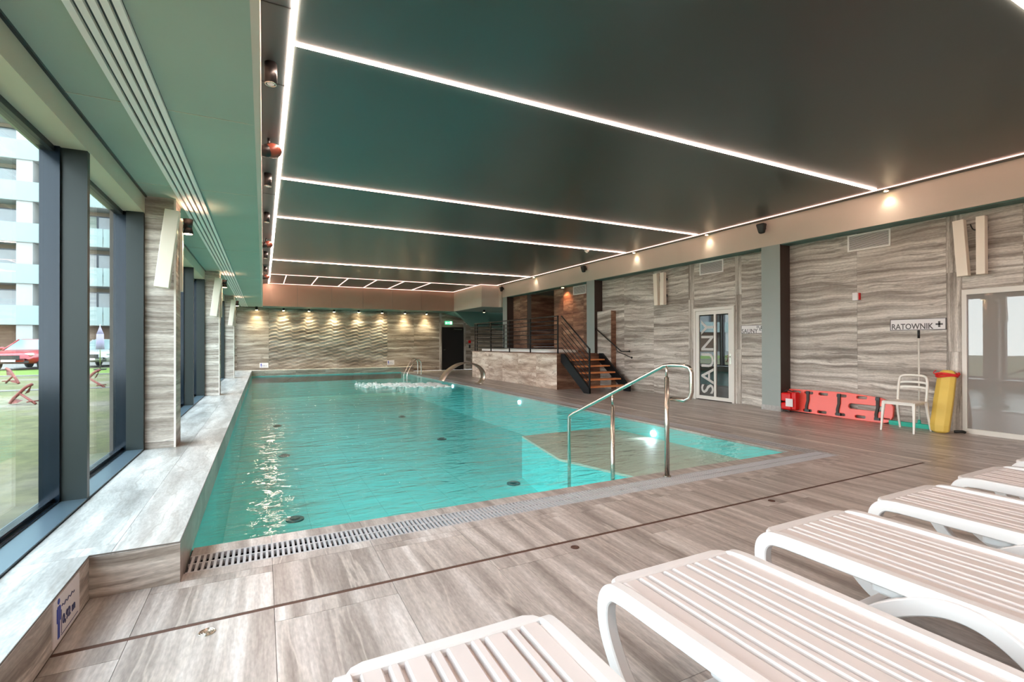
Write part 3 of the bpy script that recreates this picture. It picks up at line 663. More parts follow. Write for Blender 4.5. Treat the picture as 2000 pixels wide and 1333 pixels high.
MB().box(8.06, 9.17, 23.61, 23.66, 0, 2.14).build('leaf', M['door_dark'], d3)
MB().tube([(8.12, 23.61, 1.02), (8.12, 23.56, 1.02), (8.24, 23.56, 1.02)], 0.011, 8).build('handle', M['steel'], d3)
MB().box(8.65, 9.1, 23.56, 23.605, 2.03, 2.09).build('door_closer', M['steel'], d3)

# ================================================================= SIGNS
def flatface(o, loc, facing):
    """orient an XY-plane mesh: 'right' = hangs on the right wall, reads from the pool; 'back' = on the far wall; 'left' = on the ledge face looking +x"""
    R = {'right': Matrix(((0, 0, -1), (-1, 0, 0), (0, 1, 0))), 'back': Matrix(((1, 0, 0), (0, 0, -1), (0, 1, 0))), 'left': Matrix(((0, 0, 1), (1, 0, 0), (0, 1, 0)))}[facing]
    o.matrix_local = Matrix.Translation(loc) @ R.to_4x4(); return o
s1 = thing('wall_sign', 'white sign with dark border reading RATOWNIK with a cross', 'sign', (9.3, 4.02, 1.63))
MB().box(9.288, 9.30, 3.654, 4.392, 1.545, 1.717).build('panel', M['sign'], s1)
MB().box(9.284, 9.30, 3.650, 4.396, 1.54, 1.549).box(9.284, 9.30, 3.650, 4.396, 1.713, 1.722).box(9.284, 9.30, 3.645, 3.658, 1.54, 1.722).box(9.284, 9.30, 4.388, 4.397, 1.54, 1.722).build('border', M['ink'], s1)
o = link('lettering', fitw(text_mesh('RATOWNIK', 0.128, M['ink'], bold=0.0018), 0.565), s1); flatface(o, (-0.0145, 0.352, -0.073), 'right')
MB().box(9.284, 9.289, 3.690, 3.780, 1.613, 1.640).box(9.284, 9.289, 3.722, 3.748, 1.580, 1.672).build('cross', M['ink'], s1)
s2 = thing('wall_sign', 'small white sign reading SAUNY between the door and the column', 'sign', (9.3, 6.98, 1.62))
MB().box(9.288, 9.30, 6.68, 7.233, 1.545, 1.715).build('panel', M['sign'], s2)
MB().box(9.284, 9.30, 6.68, 7.237, 1.54, 1.547).box(9.284, 9.30, 6.68, 7.237, 1.712, 1.719).box(9.284, 9.30, 7.230, 7.237, 1.54, 1.719).build('border', M['ink'], s2)
o = link('lettering', fitw(text_mesh('SAUNY', 0.13, M['ink'], bold=0.0004), 0.385), s2); flatface(o, (-0.0145, 0.243, -0.07), 'right')
mb = MB().box(9.284, 9.289, 6.78, 6.795, 1.60, 1.66).box(9.284, 9.289, 6.75, 6.80, 1.60, 1.607).box(9.284, 9.289, 6.71, 6.72, 1.60, 1.70).cyl((9.288, 6.755, 1.685), 0.012, -0.004, 12, axis=0).box(9.284, 9.289, 6.74, 6.765, 1.63, 1.67)
for q in range(3): mb.box(9.284, 9.289, 6.815 + q * 0.02, 6.822 + q * 0.02, 1.655, 1.70)
mb.build('pictogram', M['ink'], s2)
def depth_sign(label, loc, facing, wd, ht, text='0,92 m'):
    t = thing('depth_sign', label, 'sign', loc)
    k = ht / 0.21
    def part(name, mb, m): o = link(name, mb.mesh(name, m), t); return flatface(o, (0, 0, 0), facing)
    part('plate', MB().box(-wd / 2, wd / 2, -ht / 2, ht / 2, 0, 0.006), M['sign'])
    c = -wd * 0.32
    part('figure', MB().cyl((c, 0.083 * k, 0.006), 0.013 * k, 0.0015, 14).box(c - 0.016 * k, c + 0.016 * k, -0.01 * k, 0.062 * k, 0.006, 0.0075).box(c - 0.024 * k, c - 0.018 * k, -0.01 * k, 0.055 * k, 0.006, 0.0075).box(c + 0.018 * k, c + 0.024 * k, -0.01 * k, 0.055 * k, 0.006, 0.0075).box(c - 0.013 * k, c - 0.002 * k, -0.085 * k, -0.01 * k, 0.006, 0.0075).box(c + 0.002 * k, c + 0.013 * k, -0.085 * k, -0.01 * k, 0.006, 0.0075), M['blue'])
    pts = [(c + 0.035 * k + i * 0.008 * k, (0.045 + 0.007 * math.sin(i * 1.2)) * k, 0.0075) for i in range(22)]
    part('waves', MB().tube(pts, 0.0016 * k, 5), M['navy'])
    part('dimension_line', MB().box(c + 0.032 * k, c + 0.035 * k, -0.08 * k, 0.03 * k, 0.006, 0.0075).box(c + 0.03 * k, wd * 0.42, -0.088 * k, -0.085 * k, 0.006, 0.0075), M['navy'])
    o = link('lettering', text_mesh(text, 0.062 * k, M['navy'], bold=0.0012), t)
    m = o.data
    for v in m.vertices: v.co.x += c + 0.045 * k; v.co.y -= 0.045 * k; v.co.z += 0.0075
    flatface(o, (0, 0, 0), facing); return t
depth_sign('white pool depth sign reading 0,92 m on the near ledge face', (-0.822, 2.985, 0.118), 'left', 0.34, 0.205)
depth_sign('small white depth sign at the left end of the far wall', (0.03, YB, 0.425), 'back', 0.334, 0.21)
depth_sign('small white depth sign below the right edge of the wavy relief wall', (5.46, YB, 0.435), 'back', 0.34, 0.22)
es = thing('exit_sign', 'small green and white exit sign above the black door', 'sign', (8.38, 23.55, 2.40))
MB().box(8.19, 8.57, 23.53, 23.57, 2.30, 2.47).build('housing', M['green_exit'], es)
MB().box(8.22, 8.27, 23.525, 23.53, 2.34, 2.42).box(8.44, 8.54, 23.525, 23.53, 2.32, 2.45).prism([(8.32, 2.36), (8.40, 2.385), (8.32, 2.41)], 1, 23.525, 23.53).build('pictogram', M['exit_white'], es)
fa = thing('fire_alarm', 'small red fire alarm box beside the black door', 'alarm', (9.53, 23.6, 1.3))
MB().box(9.47, 9.59, 23.55, 23.60, 1.36, 1.50).build('box', M['red_bag'], fa); MB().box(9.49, 9.57, 23.56, 23.60, 1.10, 1.27).build('call_point', M['black'], fa)
al = thing('wall_siren', 'small white and red siren box on the right wall', 'alarm', (9.3, 4.91, 2.15))
MB().box(9.23, 9.30, 4.865, 4.955, 2.08, 2.22).build('box', M['sign'], al, bevel=0.008); MB().box(9.26, 9.302, 4.85, 4.866, 2.09, 2.21).build('flasher', M['red_bag'], al)
# grilles
for (y0, y1, lb) in ((4.385, 5.056, 'white louvred air grille left of the lifeguard sign'), (7.702, 8.374, 'white louvred air grille above the sauna door'), (12.99, 13.72, 'pale louvred air grille above the raised platform')):
    t = thing('air_grille', lb, 'vent', (9.3, (y0 + y1) / 2, 3.1))
    MB().box(9.285, 9.30, y0, y1, 2.955, 2.98).box(9.285, 9.30, y0, y1, 3.22, 3.245).box(9.285, 9.30, y0, y0 + 0.025, 2.98, 3.22).box(9.285, 9.30, y1 - 0.025, y1, 2.98, 3.22).build('frame', M['lacquer_slot'], t)
    MB().box(9.298, 9.301, y0 + 0.02, y1 - 0.02, 2.97, 3.23).build('back_plate', M['ink'], t)
    for k in range(12):
        z = 2.985 + k * 0.0197
        MB().hexa([(9.288, y0 + 0.02, z), (9.298, y0 + 0.02, z + 0.008), (9.298, y1 - 0.02, z + 0.008), (9.288, y1 - 0.02, z), (9.288, y0 + 0.02, z + 0.004), (9.298, y0 + 0.02, z + 0.012), (9.298, y1 - 0.02, z + 0.012), (9.288, y1 - 0.02, z + 0.004)]).build('louvre', M['lacquer_slot'], t)

# ================================================================= WALL LAMPS (slanted white boxes)
def sconce(label, cx, cy, cz, facing, tilt, ln=0.83, w_=0.13, dp=0.10, out=0.07):
    t = thing('wall_lamp', label, 'lamp', (cx, cy, cz), group='slanted white box wall lamps')
    # box body, tilted in the plane of the wall
    if facing == 'right':
        R = Matrix.Rotation(tilt, 4, 'X'); body = MB().box(-out - dp, -out, -w_ / 2, w_ / 2, -ln / 2, ln / 2); brs = [MB().box(-out, 0, -0.03, 0.03, -0.2, -0.14), MB().box(-out, 0, -0.03, 0.03, 0.22, 0.28)]
    elif facing == 'south':
        R = Matrix.Rotation(tilt, 4, 'Y'); body = MB().box(-w_ / 2, w_ / 2, -out - dp, -out, -ln / 2, ln / 2); brs = [MB().box(-0.02, 0.02, -out, 0, 0.12, 0.17), MB().box(-0.02, 0.02, -out, 0, 0.28, 0.33)]
    else:
        R = Matrix.Rotation(tilt, 4, 'X'); body = MB().box(out, out + dp * .6, -w_ / 2, w_ / 2, -ln / 2, ln / 2); brs = []
    o = link('housing', body.mesh('housing', M['sconce']), t, bevel=0.004); o.matrix_local = R
    for br in brs: o = link('bracket', br.mesh('bracket', M['dark_metal']), t); o.matrix_local = R
    return t
sconce('tilted white box lamp of the pair above the lifeguard room door', 9.3, 3.42, 2.73, 'right', -0.06, w_=0.13)
sconce('upright white box lamp of the pair above the lifeguard room door', 9.3, 3.19, 2.735, 'right', 0.0, w_=0.10)
sconce('tilted white box lamp of the pair left of the sauna door', 9.3, 9.69, 2.74, 'right', -0.05)
sconce('upright white box lamp of the pair left of the sauna door', 9.3, 9.46, 2.74, 'right', 0.0)
for k, y in enumerate((6.4, 12.4, 18.4)):
    nm = ('nearest', 'second', 'farthest')[k]
    sconce('slanted white box lamp facing the camera on the %s window pillar' % nm, -0.905, y, 2.36, 'south', 0.115)
    sconce('white box lamp on the pool side of the %s window pillar' % nm, -0.846, y + 0.27, 2.36, 'left', 0.0, w_=0.08, out=0.0, dp=0.05)
cb = MB().tube(spline([(9.27, 3.35, 3.08), (9.28, 3.32, 3.0), (9.28, 3.25, 2.98), (9.27, 3.2, 2.99)]), 0.008, 6).build('lamp_cable', M['black'])
tag(cb, 'short black cable looping between the two lamps above the door', 'cable')
def spotlight(name, x, y, z, dirv, energy, size=55, blend=0.5, color=(1.0, 0.82, 0.52), parent=None):
    li = bpy.data.lights.new(name, 'SPOT'); li.energy = energy * SPOT; li.spot_size = math.radians(size); li.spot_blend = blend; li.color = color; li.shadow_soft_size = 0.02
    o = bpy.data.objects.new(name, li); COL.objects.link(o); o.rotation_euler = Vector(dirv).to_track_quat('-Z', 'Y').to_euler()
    if parent: o.parent = parent; pl = wloc(parent); o.location = (x - pl[0], y - pl[1], z - pl[2])
    else: o.location = (x, y, z)
    return o
# flared black downlights on the pillars
for k, y in enumerate((6.4, 12.4, 18.4)):
    nm = ('nearest', 'second', 'farthest')[k]
    t = thing('pillar_spotlight', 'small black flared spotlight on the pool side of the %s window pillar' % nm, 'lamp', (-0.78, y + 0.32, 2.7), group='black pillar spotlights')
    MB().cyl((-0.77, y + 0.32, 2.62), 0.055, 0.07, 18, r2=0.038).cyl((-0.77, y + 0.32, 2.69), 0.038, 0.10, 18, r2=0.05).build('shade', M['black'], t)
    MB().box(-0.847, -0.80, y + 0.30, y + 0.34, 2.68, 2.72).build('bracket', M['black'], t)
    MB().cyl((-0.77, y + 0.32, 2.617), 0.042, 0.003, 16).build('bulb', M['lamp'], t)
    spotlight('beam', -0.77, y + 0.32, 2.60, (0.0, 0, -1), 14, 90, color=(1, 0.6, 0.35), parent=t)
    spotlight('uplight', -0.74, y + 0.2, 2.72, (0.0, 0.0, 1), 2.2, 150, color=(1, 0.6, 0.4), parent=t)
# surface spotlights in the ceiling recess
for k, y in enumerate((4.75, 7.85, 10.2, 14.5, 17.3)):
    t = thing('ceiling_spotlight', 'black cylinder spotlight %s' % ('nearest in the dark ceiling recess', 'second from the near end of the dark recess', 'third from the near end of the dark recess', 'fourth from the near end of the dark recess', 'farthest in the dark ceiling recess')[k], 'lamp', (0.06, y, H), group='spotlights in the ceiling recess')
    MB().cyl((0.06, y, 3.62), 0.05, 0.18, 20).build('housing', M['black'], t)
    MB().tube([(0.06 + 0.043 * math.cos(a * PI / 8), y + 0.043 * math.sin(a * PI / 8), 3.619) for a in range(16)], 0.006, 6, closed=True).build('trim_ring', M['steel'], t)
    MB().cyl((0.06, y, 3.621), 0.03, -0.004, 14).build('lens', M['sign'], t)
for k, (y, z) in enumerate(((6.5, 3.66), (12.7, 3.66), (18.9, 3.66))):
    t = thing('loudspeaker', ('round brown loudspeaker nearest in the ceiling recess', 'round brown loudspeaker midway along the ceiling recess', 'round brown loudspeaker at the far end of the ceiling recess')[k], 'speaker', (0.08, y, z), group='brown loudspeakers in the recess')
    MB().ball((0.10, y, z), 0.105, 0.10, 0.085, 18, 10).build('shell', M['brownish'], t)
    MB().cyl((0.06, y, z + 0.06), 0.015, 0.08, 10).build('stem', M['black'], t)
    MB().ball((0.03, y - 0.02, z - 0.02), 0.09, 0.085, 0.075, 16, 8).build('cone', M['black'], t)
for k, (y, z) in enumerate(((6.45, 3.64), (12.56, 3.66), (18.45, 3.62))):
    t = thing('loudspeaker', ('black loudspeaker on the bulkhead above the spine board', 'black loudspeaker on the bulkhead above the stairs', 'black loudspeaker at the far end of the right bulkhead')[k], 'speaker', (8.9, y, z), group='black loudspeakers on the bulkhead')
    MB().hexa([(8.86, y - 0.06, z - 0.11), (8.94, y - 0.05, z - 0.11), (8.94, y + 0.05, z - 0.11), (8.86, y + 0.06, z - 0.11), (8.82, y - 0.10, z + 0.09), (8.96, y - 0.08, z + 0.09), (8.96, y + 0.08, z + 0.09), (8.82, y + 0.10, z + 0.09)]).build('cabinet', M['black'], t, bevel=0.03)
    MB().box(8.93, 9.0, y - 0.02, y + 0.02, z - 0.02, z + 0.04).build('bracket', M['black'], t)
# downlights washing the right bulkhead
for k, y in enumerate((4.26, 7.82, 10.24, 15.71)):
    t = thing('bulkhead_spotlight', ('small lit spotlight above the white chair on the bulkhead', 'small lit spotlight above the sauna door bulkhead', 'small lit spotlight above the lamp pair', 'small lit spotlight above the raised platform bulkhead')[k], 'lamp', (8.90, y, H), group='bulkhead spotlights')
    MB().cyl((8.90, y, H - 0.03), 0.045, 0.03, 18).build('ring', M['steel'], t)
    MB().cyl((8.90, y, H - 0.032), 0.03, 0.003, 14).build('bulb', M['lamp'], t)
    spotlight('beam', 8.92, y, H - 0.04, (0.02, 0, -1), 3.6, 105, 1.0, (1, 0.93, 0.74), parent=t)
# downlights of the far wall
for k, (x, z) in enumerate(((-0.25, 2.9), (0.79, 2.885), (1.81, 2.885), (2.86, 2.885), (3.94, 2.885), (5.01, 2.885), (6.10, 2.885), (7.17, 2.885))):
    y = 23.36; nm = ('first', 'second', 'third', 'fourth', 'fifth', 'sixth', 'seventh', 'last')[k]
    t = thing('wall_downlight', 'black cylinder downlight on the far wall, %s from the left' % nm, 'lamp', (x, y, z), group='row of far wall downlights')
    MB().cyl((x, y, 2.78), 0.05, z - 2.78 + 0.03, 16).build('housing', M['black'], t)
    MB().cyl((x, y, 2.777), 0.038, 0.003, 14).build('bulb', M['lamp_hot'], t)
    spotlight('beam', x, y, 2.775, (0, 0.12, -1), 62, 92, 1.0, (1, 0.88, 0.56), parent=t)
for k, (x, y) in enumerate(((9.0, 20.5), (9.9, 19.6))):
    t = thing('corner_spotlight', ('lit black spotlight under the boxed bulkhead, left one', 'lit black spotlight under the boxed bulkhead, right one')[k], 'lamp', (x, y, 2.87))
    MB().cyl((x, y, 2.76), 0.05, 0.12, 16).build('housing', M['black'], t); MB().cyl((x, y, 2.757), 0.036, 0.003, 14).build('bulb', M['lamp'], t)
    spotlight('beam', x, y, 2.75, (0.2, 0.3, -1), 25, 60, 0.6, (1, 0.92, 0.75), parent=t)
t = thing('niche_downlight', 'warm lit downlight above the brown tiled niche wall', 'lamp', (9.12, 14.1, 3.26))
MB().cyl((9.12, 14.1, 3.235), 0.06, 0.025, 16).build('ring', M['steel'], t); MB().cyl((9.12, 14.1, 3.232), 0.045, 0.003, 14).build('bulb', M['lamp'], t)
spotlight('beam', 9.12, 14.1, 3.22, (0.1, 0, -1), 18, 110, 0.7, (1, 0.5, 0.25), parent=t)

# ================================================================= RAISED PLATFORM + STAIRS
pd = thing('raised_platform', 'raised hot tub platform clad in pale brown tiles', 'platform', (7.55, 12.0, 0))
MB().box(7.57, 8.97, 12.02, 18.1, 0, 1.02).build('core', M['grout'], pd)
for a, b in zip(cuts(12.0, 18.4, 12.0, 1.2), cuts(12.0, 18.4, 12.0, 1.2)[1:]):
    for c, d in ((0, 0.42), (0.42, 1.02)): tile(pd, 'tile', M['brown_tile'], 7.55, 7.57, a + G, b - G, c + G, d - G)
for a, b in ((7.55, 8.15), (8.15, 8.75), (8.75, 9.09)):
    for c, d in ((0, 0.6), (0.6, 1.02)): tile(pd, 'tile', M['rust_tile'], a + G, b - G, 12.0, 12.02, c + G, d - G)
MB().box(7.55, 8.98, 12.0, 18.42, 1.02, 1.045).box(8.98, 9.29, 12.58, 18.12, 1.02, 1.045).build('top_slab', M['rust_tile'], pd)
hb = thing('hot_tub', 'low white hot tub rim on the raised platform', 'tub', (8.4, 15.5, 1.045))
o = link('rim', curve_plate(rrect(0, 0, 1.3, 5.2, 0.3, 8), [rrect(0, 0, 1.0, 4.9, 0.22, 8)], 0.06, M['tub'], 0.01), hb, (0, 0, 0.045))
MB().box(7.95, 8.85, 13.1, 17.9, 1.046, 1.055).build('water', M['pool'], hb)
# platform railing
rl = thing('platform_railing', 'black steel railing with horizontal bars along the raised platform', 'railing', (7.6, 15.1, 1.045))
def bar(mb, a, b, r=0.012): mb.tube([a, b], r, 8); return mb
for y in (18.22, 16.68, 15.14, 13.65, 12.02): MB().box(7.585, 7.615, y - 0.02, y + 0.02, 1.04, 2.13).build('post', M['dark_metal'], rl)
MB().box(7.578, 7.622, 12.0, 18.24, 2.115, 2.145).build('top_rail', M['dark_metal'], rl)
for z in (1.18, 1.32, 1.46, 1.60, 1.74, 1.88, 2.0): bar(MB(), (7.6, 12.02, z), (7.6, 18.22, z)).build('bar', M['dark_metal'], rl)
r2 = thing('far_railing', 'short black railing across the far end of the raised platform', 'railing', (8.3, 18.3, 1.045))
for x in (7.72, 8.32, 8.93): MB().box(x - 0.015, x + 0.015, 18.28, 18.32, 1.04, 2.12).build('post', M['dark_metal'], r2)
MB().box(7.70, 8.95, 18.28, 18.32, 2.10, 2.13).build('top_rail', M['dark_metal'], r2)
for z in (1.18, 1.36, 1.54, 1.72, 1.90): bar(MB(), (7.72, 18.3, z), (8.93, 18.3, z)).build('bar', M['dark_metal'], r2)
# stairs
sr = thing('staircase', 'black steel staircase with orange wooden treads up to the platform', 'stairs', (8.4, 11.3, 0))
for x0, x1 in ((7.68, 7.74), (9.04, 9.10)):
    MB().prism([(11.99, 0.80), (11.99, 1.04), (11.85, 1.04), (10.62, 0.14), (10.62, 0.0), (10.85, 0.0)], 0, x0, x1).build('stringer', M['dark_metal'], sr)
for k in range(5):
    z = 0.175 * (k + 1); y = 10.72 + 0.245 * k
    MB().box(7.74, 9.04, y, y + 0.26, z - 0.04, z).build('tread', M['wood'], sr, bevel=0.004)
MB().box(7.70, 7.735, 10.62, 10.66, 0, 1.20).build('newel_post', M['dark_metal'], sr)
slp = lambda z: [(7.715, 10.64, z), (7.715, 12.0, z + 0.94)]
MB().tube(slp(1.19), 0.02, 8).build('hand_rail', M['dark_metal'], sr)
for z in (0.28, 0.42, 0.56, 0.70, 0.86, 1.02): MB().tube(slp(z), 0.010, 8).build('bar', M['dark_metal'], sr)
hr = thing('wall_handrail', 'black handrail fixed to the stone wall beside the stairs', 'handrail', (9.2, 11.6, 1.5))
MB().tube([(9.12, 12.75, 1.97), (9.16, 12.45, 1.95), (9.04, 12.35, 1.90), (9.04, 10.95, 1.11), (9.20, 10.80, 1.11)], 0.018, 10).build('rail', M['black'], hr)
MB().tube([(9.04, 11.2, 1.25), (9.06, 11.15, 1.10), (9.28, 10.8, 0.93)], 0.012, 8).build('bracket', M['black'], hr)
MB().tube([(9.04, 12.3, 1.86), (9.04, 12.3, 1.78), (9.11, 12.3, 1.76)], 0.012, 8).build('bracket', M['black'], hr)
MB().cyl((9.295, 10.8, 0.93), 0.03, -0.015, 12, axis=0).build('wall_rose', M['black'], hr)
MB().cyl((9.215, 10.80, 1.11), 0.03, -0.015, 12, axis=0).build('wall_rose', M['black'], hr)

# ================================================================= POOL FITTINGS
pr = thing('pool_handrail', 'stainless steel entry handrail at the near edge of the pool', 'handrail', (3.6, 3.7, 0))
P1, P2, P3 = (3.40, 5.12), (3.53, 4.43), (3.635, 3.70)
pts = [(P1[0], P1[1], -0.9), (P1[0], P1[1], 0.41), (3.402, 5.11, 0.44), (3.415, 5.05, 0.475), (3.63, 3.84, 1.07), (3.64, 3.74, 1.115), (3.65, 3.66, 1.125), (3.675, 3.52, 1.125)]
pts += [(3.685, 3.455, 1.11), (3.69, 3.43, 1.06), (3.69, 3.43, 0.87), (3.685, 3.45, 0.81), (3.675, 3.50, 0.785), (3.65, 3.66, 0.785)]
MB().tube(pts, 0.021, 14, up=(1, 0, 0)).build('rail', M['steel'], pr)
MB().cyl((P3[0], P3[1], 0), 0.024, 1.0, 16).cyl((P3[0], P3[1], 1.0), 0.013, 0.12, 12).build('post', M['steel'], pr)
MB().cyl((P2[0], P2[1], -0.9), 0.024, 1.53, 16).cyl((P2[0], P2[1], 0.63), 0.013, 0.14, 12).build('post', M['steel'], pr)
MB().cyl((P3[0], P3[1], 0), 0.04, 0.008, 18).build('base_flange', M['steel'], pr)
ld = thing('pool_ladder', 'curved stainless steel ladder rails at the far right pool corner', 'ladder', (5.7, 20.4, 0))
for y, q in ((20.6, 0.0), (20.1, -0.02)):
    pp = spline([(5.32, y, -0.4 if q else -0.02), (5.34, y, 0.06), (5.52, y, 0.42), (5.66, y, 0.64 + q), (5.78, y, 0.70 + q), (5.89, y, 0.62 + q), (5.93, y, 0.45), (5.93, y, 0.0)])
    MB().tube(pp, 0.021, 10, up=(0, 1, 0)).build('rail', M['steel'], ld)
for z in (-0.2, -0.45): MB().box(5.34, 5.5, 20.1, 20.6, z, z + 0.02).build('step', M['steel'], ld)
ar = thing('water_arch', 'curved stainless steel waterfall arch pouring into the pool', 'fountain', (6.4, 15.1, 0))
path = spline([(6.42, 15.05, 0.0), (6.55, 15.05, 0.16), (6.56, 15.05, 0.34), (6.46, 15.05, 0.52), (6.26, 15.05, 0.65), (6.0, 15.05, 0.705), (5.74, 15.05, 0.68), (5.48, 15.05, 0.56), (5.26, 15.05, 0.38), (5.10, 15.05, 0.14)], 5)
secw = [(-0.22, -0.012), (0.22, -0.012), (0.22, 0.012), (-0.22, 0.012)]
mbx = MB()
prv = None; vs = []; fs = []
for i, p in enumerate(path):
    a = path[max(i - 1, 0)]; b = path[min(i + 1, len(path) - 1)]; t_ = (b - a).normalized(); nn = Vector((-t_.z, 0, t_.x)) * 0.014
    hw = 0.16 + 0.10 * i / len(path)
    for (dy, s_) in ((-hw, 1), (hw, 1), (hw, -1), (-hw, -1)): vs.append((p.x + nn.x * s_, p.y + dy, p.z + nn.z * s_))
    if i:
        q = (i - 1) * 4
        for k in range(4): fs.append((q + k, q + (k + 1) % 4, q + 4 + (k + 1) % 4, q + 4 + k))
fs += [(0, 1, 2, 3), tuple(len(vs) - 4 + k for k in range(4))]
mbx.add(vs, fs, True).build('blade', M['steel_brushed'], ar)
MB().box(6.34, 6.50, 14.84, 15.26, 0, 0.012).build('base_plate', M['steel'], ar)
sw = MB()
random.seed(3)
for i in range(700):
    u = random.random() ** 1.4; x = 5.25 - u * 2.5; y = 15.3 + u * 1.3 + random.gauss(0, 0.38 + 0.2 * u); r = random.uniform(0.015, 0.06) * (1.1 - 0.6 * u)
    sw.ball((x, y, -0.008), r * 1.8, r, r * 0.45, 7, 4)
o = sw.build('water_splash', M['foam']); tag(o, 'white foam where the waterfall arch hits the pool', 'water', kind='stuff')

# ================================================================= LIFEGUARD EQUIPMENT
# spine board on its long edge, leaning to the wall. local u along y, v up
sb = thing('spine_board', 'coral red rescue spine board with dark straps lying along the right wall', 'board', (9.18, 4.30, 0.005))
outer = [(0.02, 0.12), (0.06, 0.03), (0.16, 0.0), (0.75, 0.0), (1.80, 0.02), (1.84, 0.06), (1.84, 0.38), (1.80, 0.43), (0.75, 0.45), (0.22, 0.41), (0.08, 0.36), (0.02, 0.28)]
holes = [rrect(0.10, 0.075, 0.11, 0.03, 0.014), rrect(0.24, 0.05, 0.11, 0.03, 0.014)]
for x in (0.50, 0.83, 1.15, 1.42, 1.66):
    holes += [rrect(x, 0.056, 0.18, 0.058, 0.028), rrect(x, 0.388, 0.18, 0.058, 0.028)]
holes += [rrect(0.43, 0.225, 0.56, 0.10, 0.05)]
me = curve_plate(outer, holes, 0.035, M['red_board'], 0.006)
tiltb = Matrix.Rotation(math.radians(-5), 4, 'Y')
Rb = Matrix(((0, 0, 1, 0), (1, 0, 0, 0), (0, 1, 0, 0), (0, 0, 0, 1)))
def onboard(name, me): o = link(name, me, sb); o.matrix_local = Matrix.Rotation(math.radians(8), 4, 'Y') @ Rb; return o
onboard('board', me)
for x in (0.24, 0.86, 1.42):
    onboard('strap', MB().prism([(x - 0.018, 0.03), (x + 0.022, 0.03), (x + 0.034, 0.13), (x + 0.016, 0.24), (x + 0.03, 0.42), (x - 0.018, 0.42), (x - 0.028, 0.25), (x - 0.01, 0.13)], 2, -0.05, -0.018).mesh('strap', M['strap']))
    onboard('buckle', MB().box(x - 0.03, x + 0.03, 0.36, 0.41, -0.062, -0.045).box(x - 0.05, x + 0.03, 0.03, 0.075, -0.055, -0.02).mesh('buckle', M['black']))
hbg = thing('head_immobiliser', 'glossy red head immobiliser blocks strapped to the end of the board', 'first aid bag', (9.10, 6.03, 0.2))
o = MB().box(8.98, 9.13, 5.93, 6.13, 0.05, 0.19).build('block', M['red_bag'], hbg, bevel=0.03)
o = MB().box(8.98, 9.13, 5.93, 6.13, 0.21, 0.38).build('block', M['red_bag'], hbg, bevel=0.03)
MB().box(8.972, 8.985, 5.88, 6.02, 0.12, 0.27).build('label_patch', M['sign'], hbg)
MB().box(9.0, 9.13, 5.84, 5.93, 0.06, 0.40).build('base', M['red_bag'], hbg, bevel=0.02)
MB().tube(spline([(9.02, 5.9, 0.40), (9.0, 5.98, 0.43), (9.04, 6.06, 0.41), (9.06, 6.12, 0.38)]), 0.012, 6).tube(spline([(9.0, 5.95, 0.03), (8.99, 6.03, 0.04), (9.03, 6.1, 0.04)]), 0.014, 6).build('strap', M['strap'], hbg)
# chair
ch = thing('plastic_chair', 'white plastic chair with a slatted open backrest', 'chair', (8.72, 3.93, 0))
sq = [(-0.016, -0.013), (0.016, -0.013), (0.016, 0.013), (-0.016, 0.013)]
for s_ in (-1, 1):
    MB().sweep([(8.475, 3.93 + 0.212 * s_, 0), (8.50, 3.93 + 0.205 * s_, 0.25), (8.52, 3.93 + 0.195 * s_, 0.44)], sq, up=(1, 0, 0), smooth=False, widths=[0.75, 1.0, 1.35]).build('leg', M['chair'], ch, bevel=0.004)
    MB().sweep([(9.0, 3.93 + 0.20 * s_, 0), (8.93, 3.93 + 0.195 * s_, 0.25), (8.89, 3.93 + 0.19 * s_, 0.44)], sq, up=(1, 0, 0), smooth=False, widths=[0.75, 1.0, 1.3]).build('leg', M['chair'], ch, bevel=0.004)
st_ = [(0, -0.21, 0.0), (0, 0.21, 0)]
MB().prism([(8.49, 3.73), (8.52, 3.715), (8.88, 3.735), (8.92, 3.76), (8.92, 4.10), (8.88, 4.125), (8.52, 4.145), (8.49, 4.13)], 2, 0.432, 0.452).build('seat', M['chair'], ch, bevel=0.008)
MB().prism([(8.50, 3.74), (8.90, 3.76), (8.90, 4.10), (8.50, 4.12)], 2, 0.405, 0.433).build('apron', M['chair'], ch)
bk = spline([(8.90, 3.745, 0.44), (8.925, 3.742, 0.62), (8.945, 3.75, 0.76), (8.95, 3.785, 0.825), (8.955, 3.93, 0.838), (8.95, 4.075, 0.825), (8.945, 4.11, 0.76), (8.925, 4.118, 0.62), (8.90, 4.115, 0.44)], 6)
MB().tube(bk, 0.018, 10, up=(1, 0, 0)).build('backrest_frame', M['chair'], ch)
for z, zc in ((0.715, 0.0), (0.64, 0.0)):
    pth = [(8.935 + 0.025 * math.cos(a), 3.93 + 0.175 * math.sin(a) / 1.0, z + 0.02 * math.cos(a)) for a in [(-PI / 2) + PI * k / 10 for k in range(11)]]
    MB().sweep(pth, [(-0.008, -0.016), (0.008, -0.016), (0.008, 0.016), (-0.008, 0.016)], smooth=False).build('back_slat', M['chair'], ch, bevel=0.003)
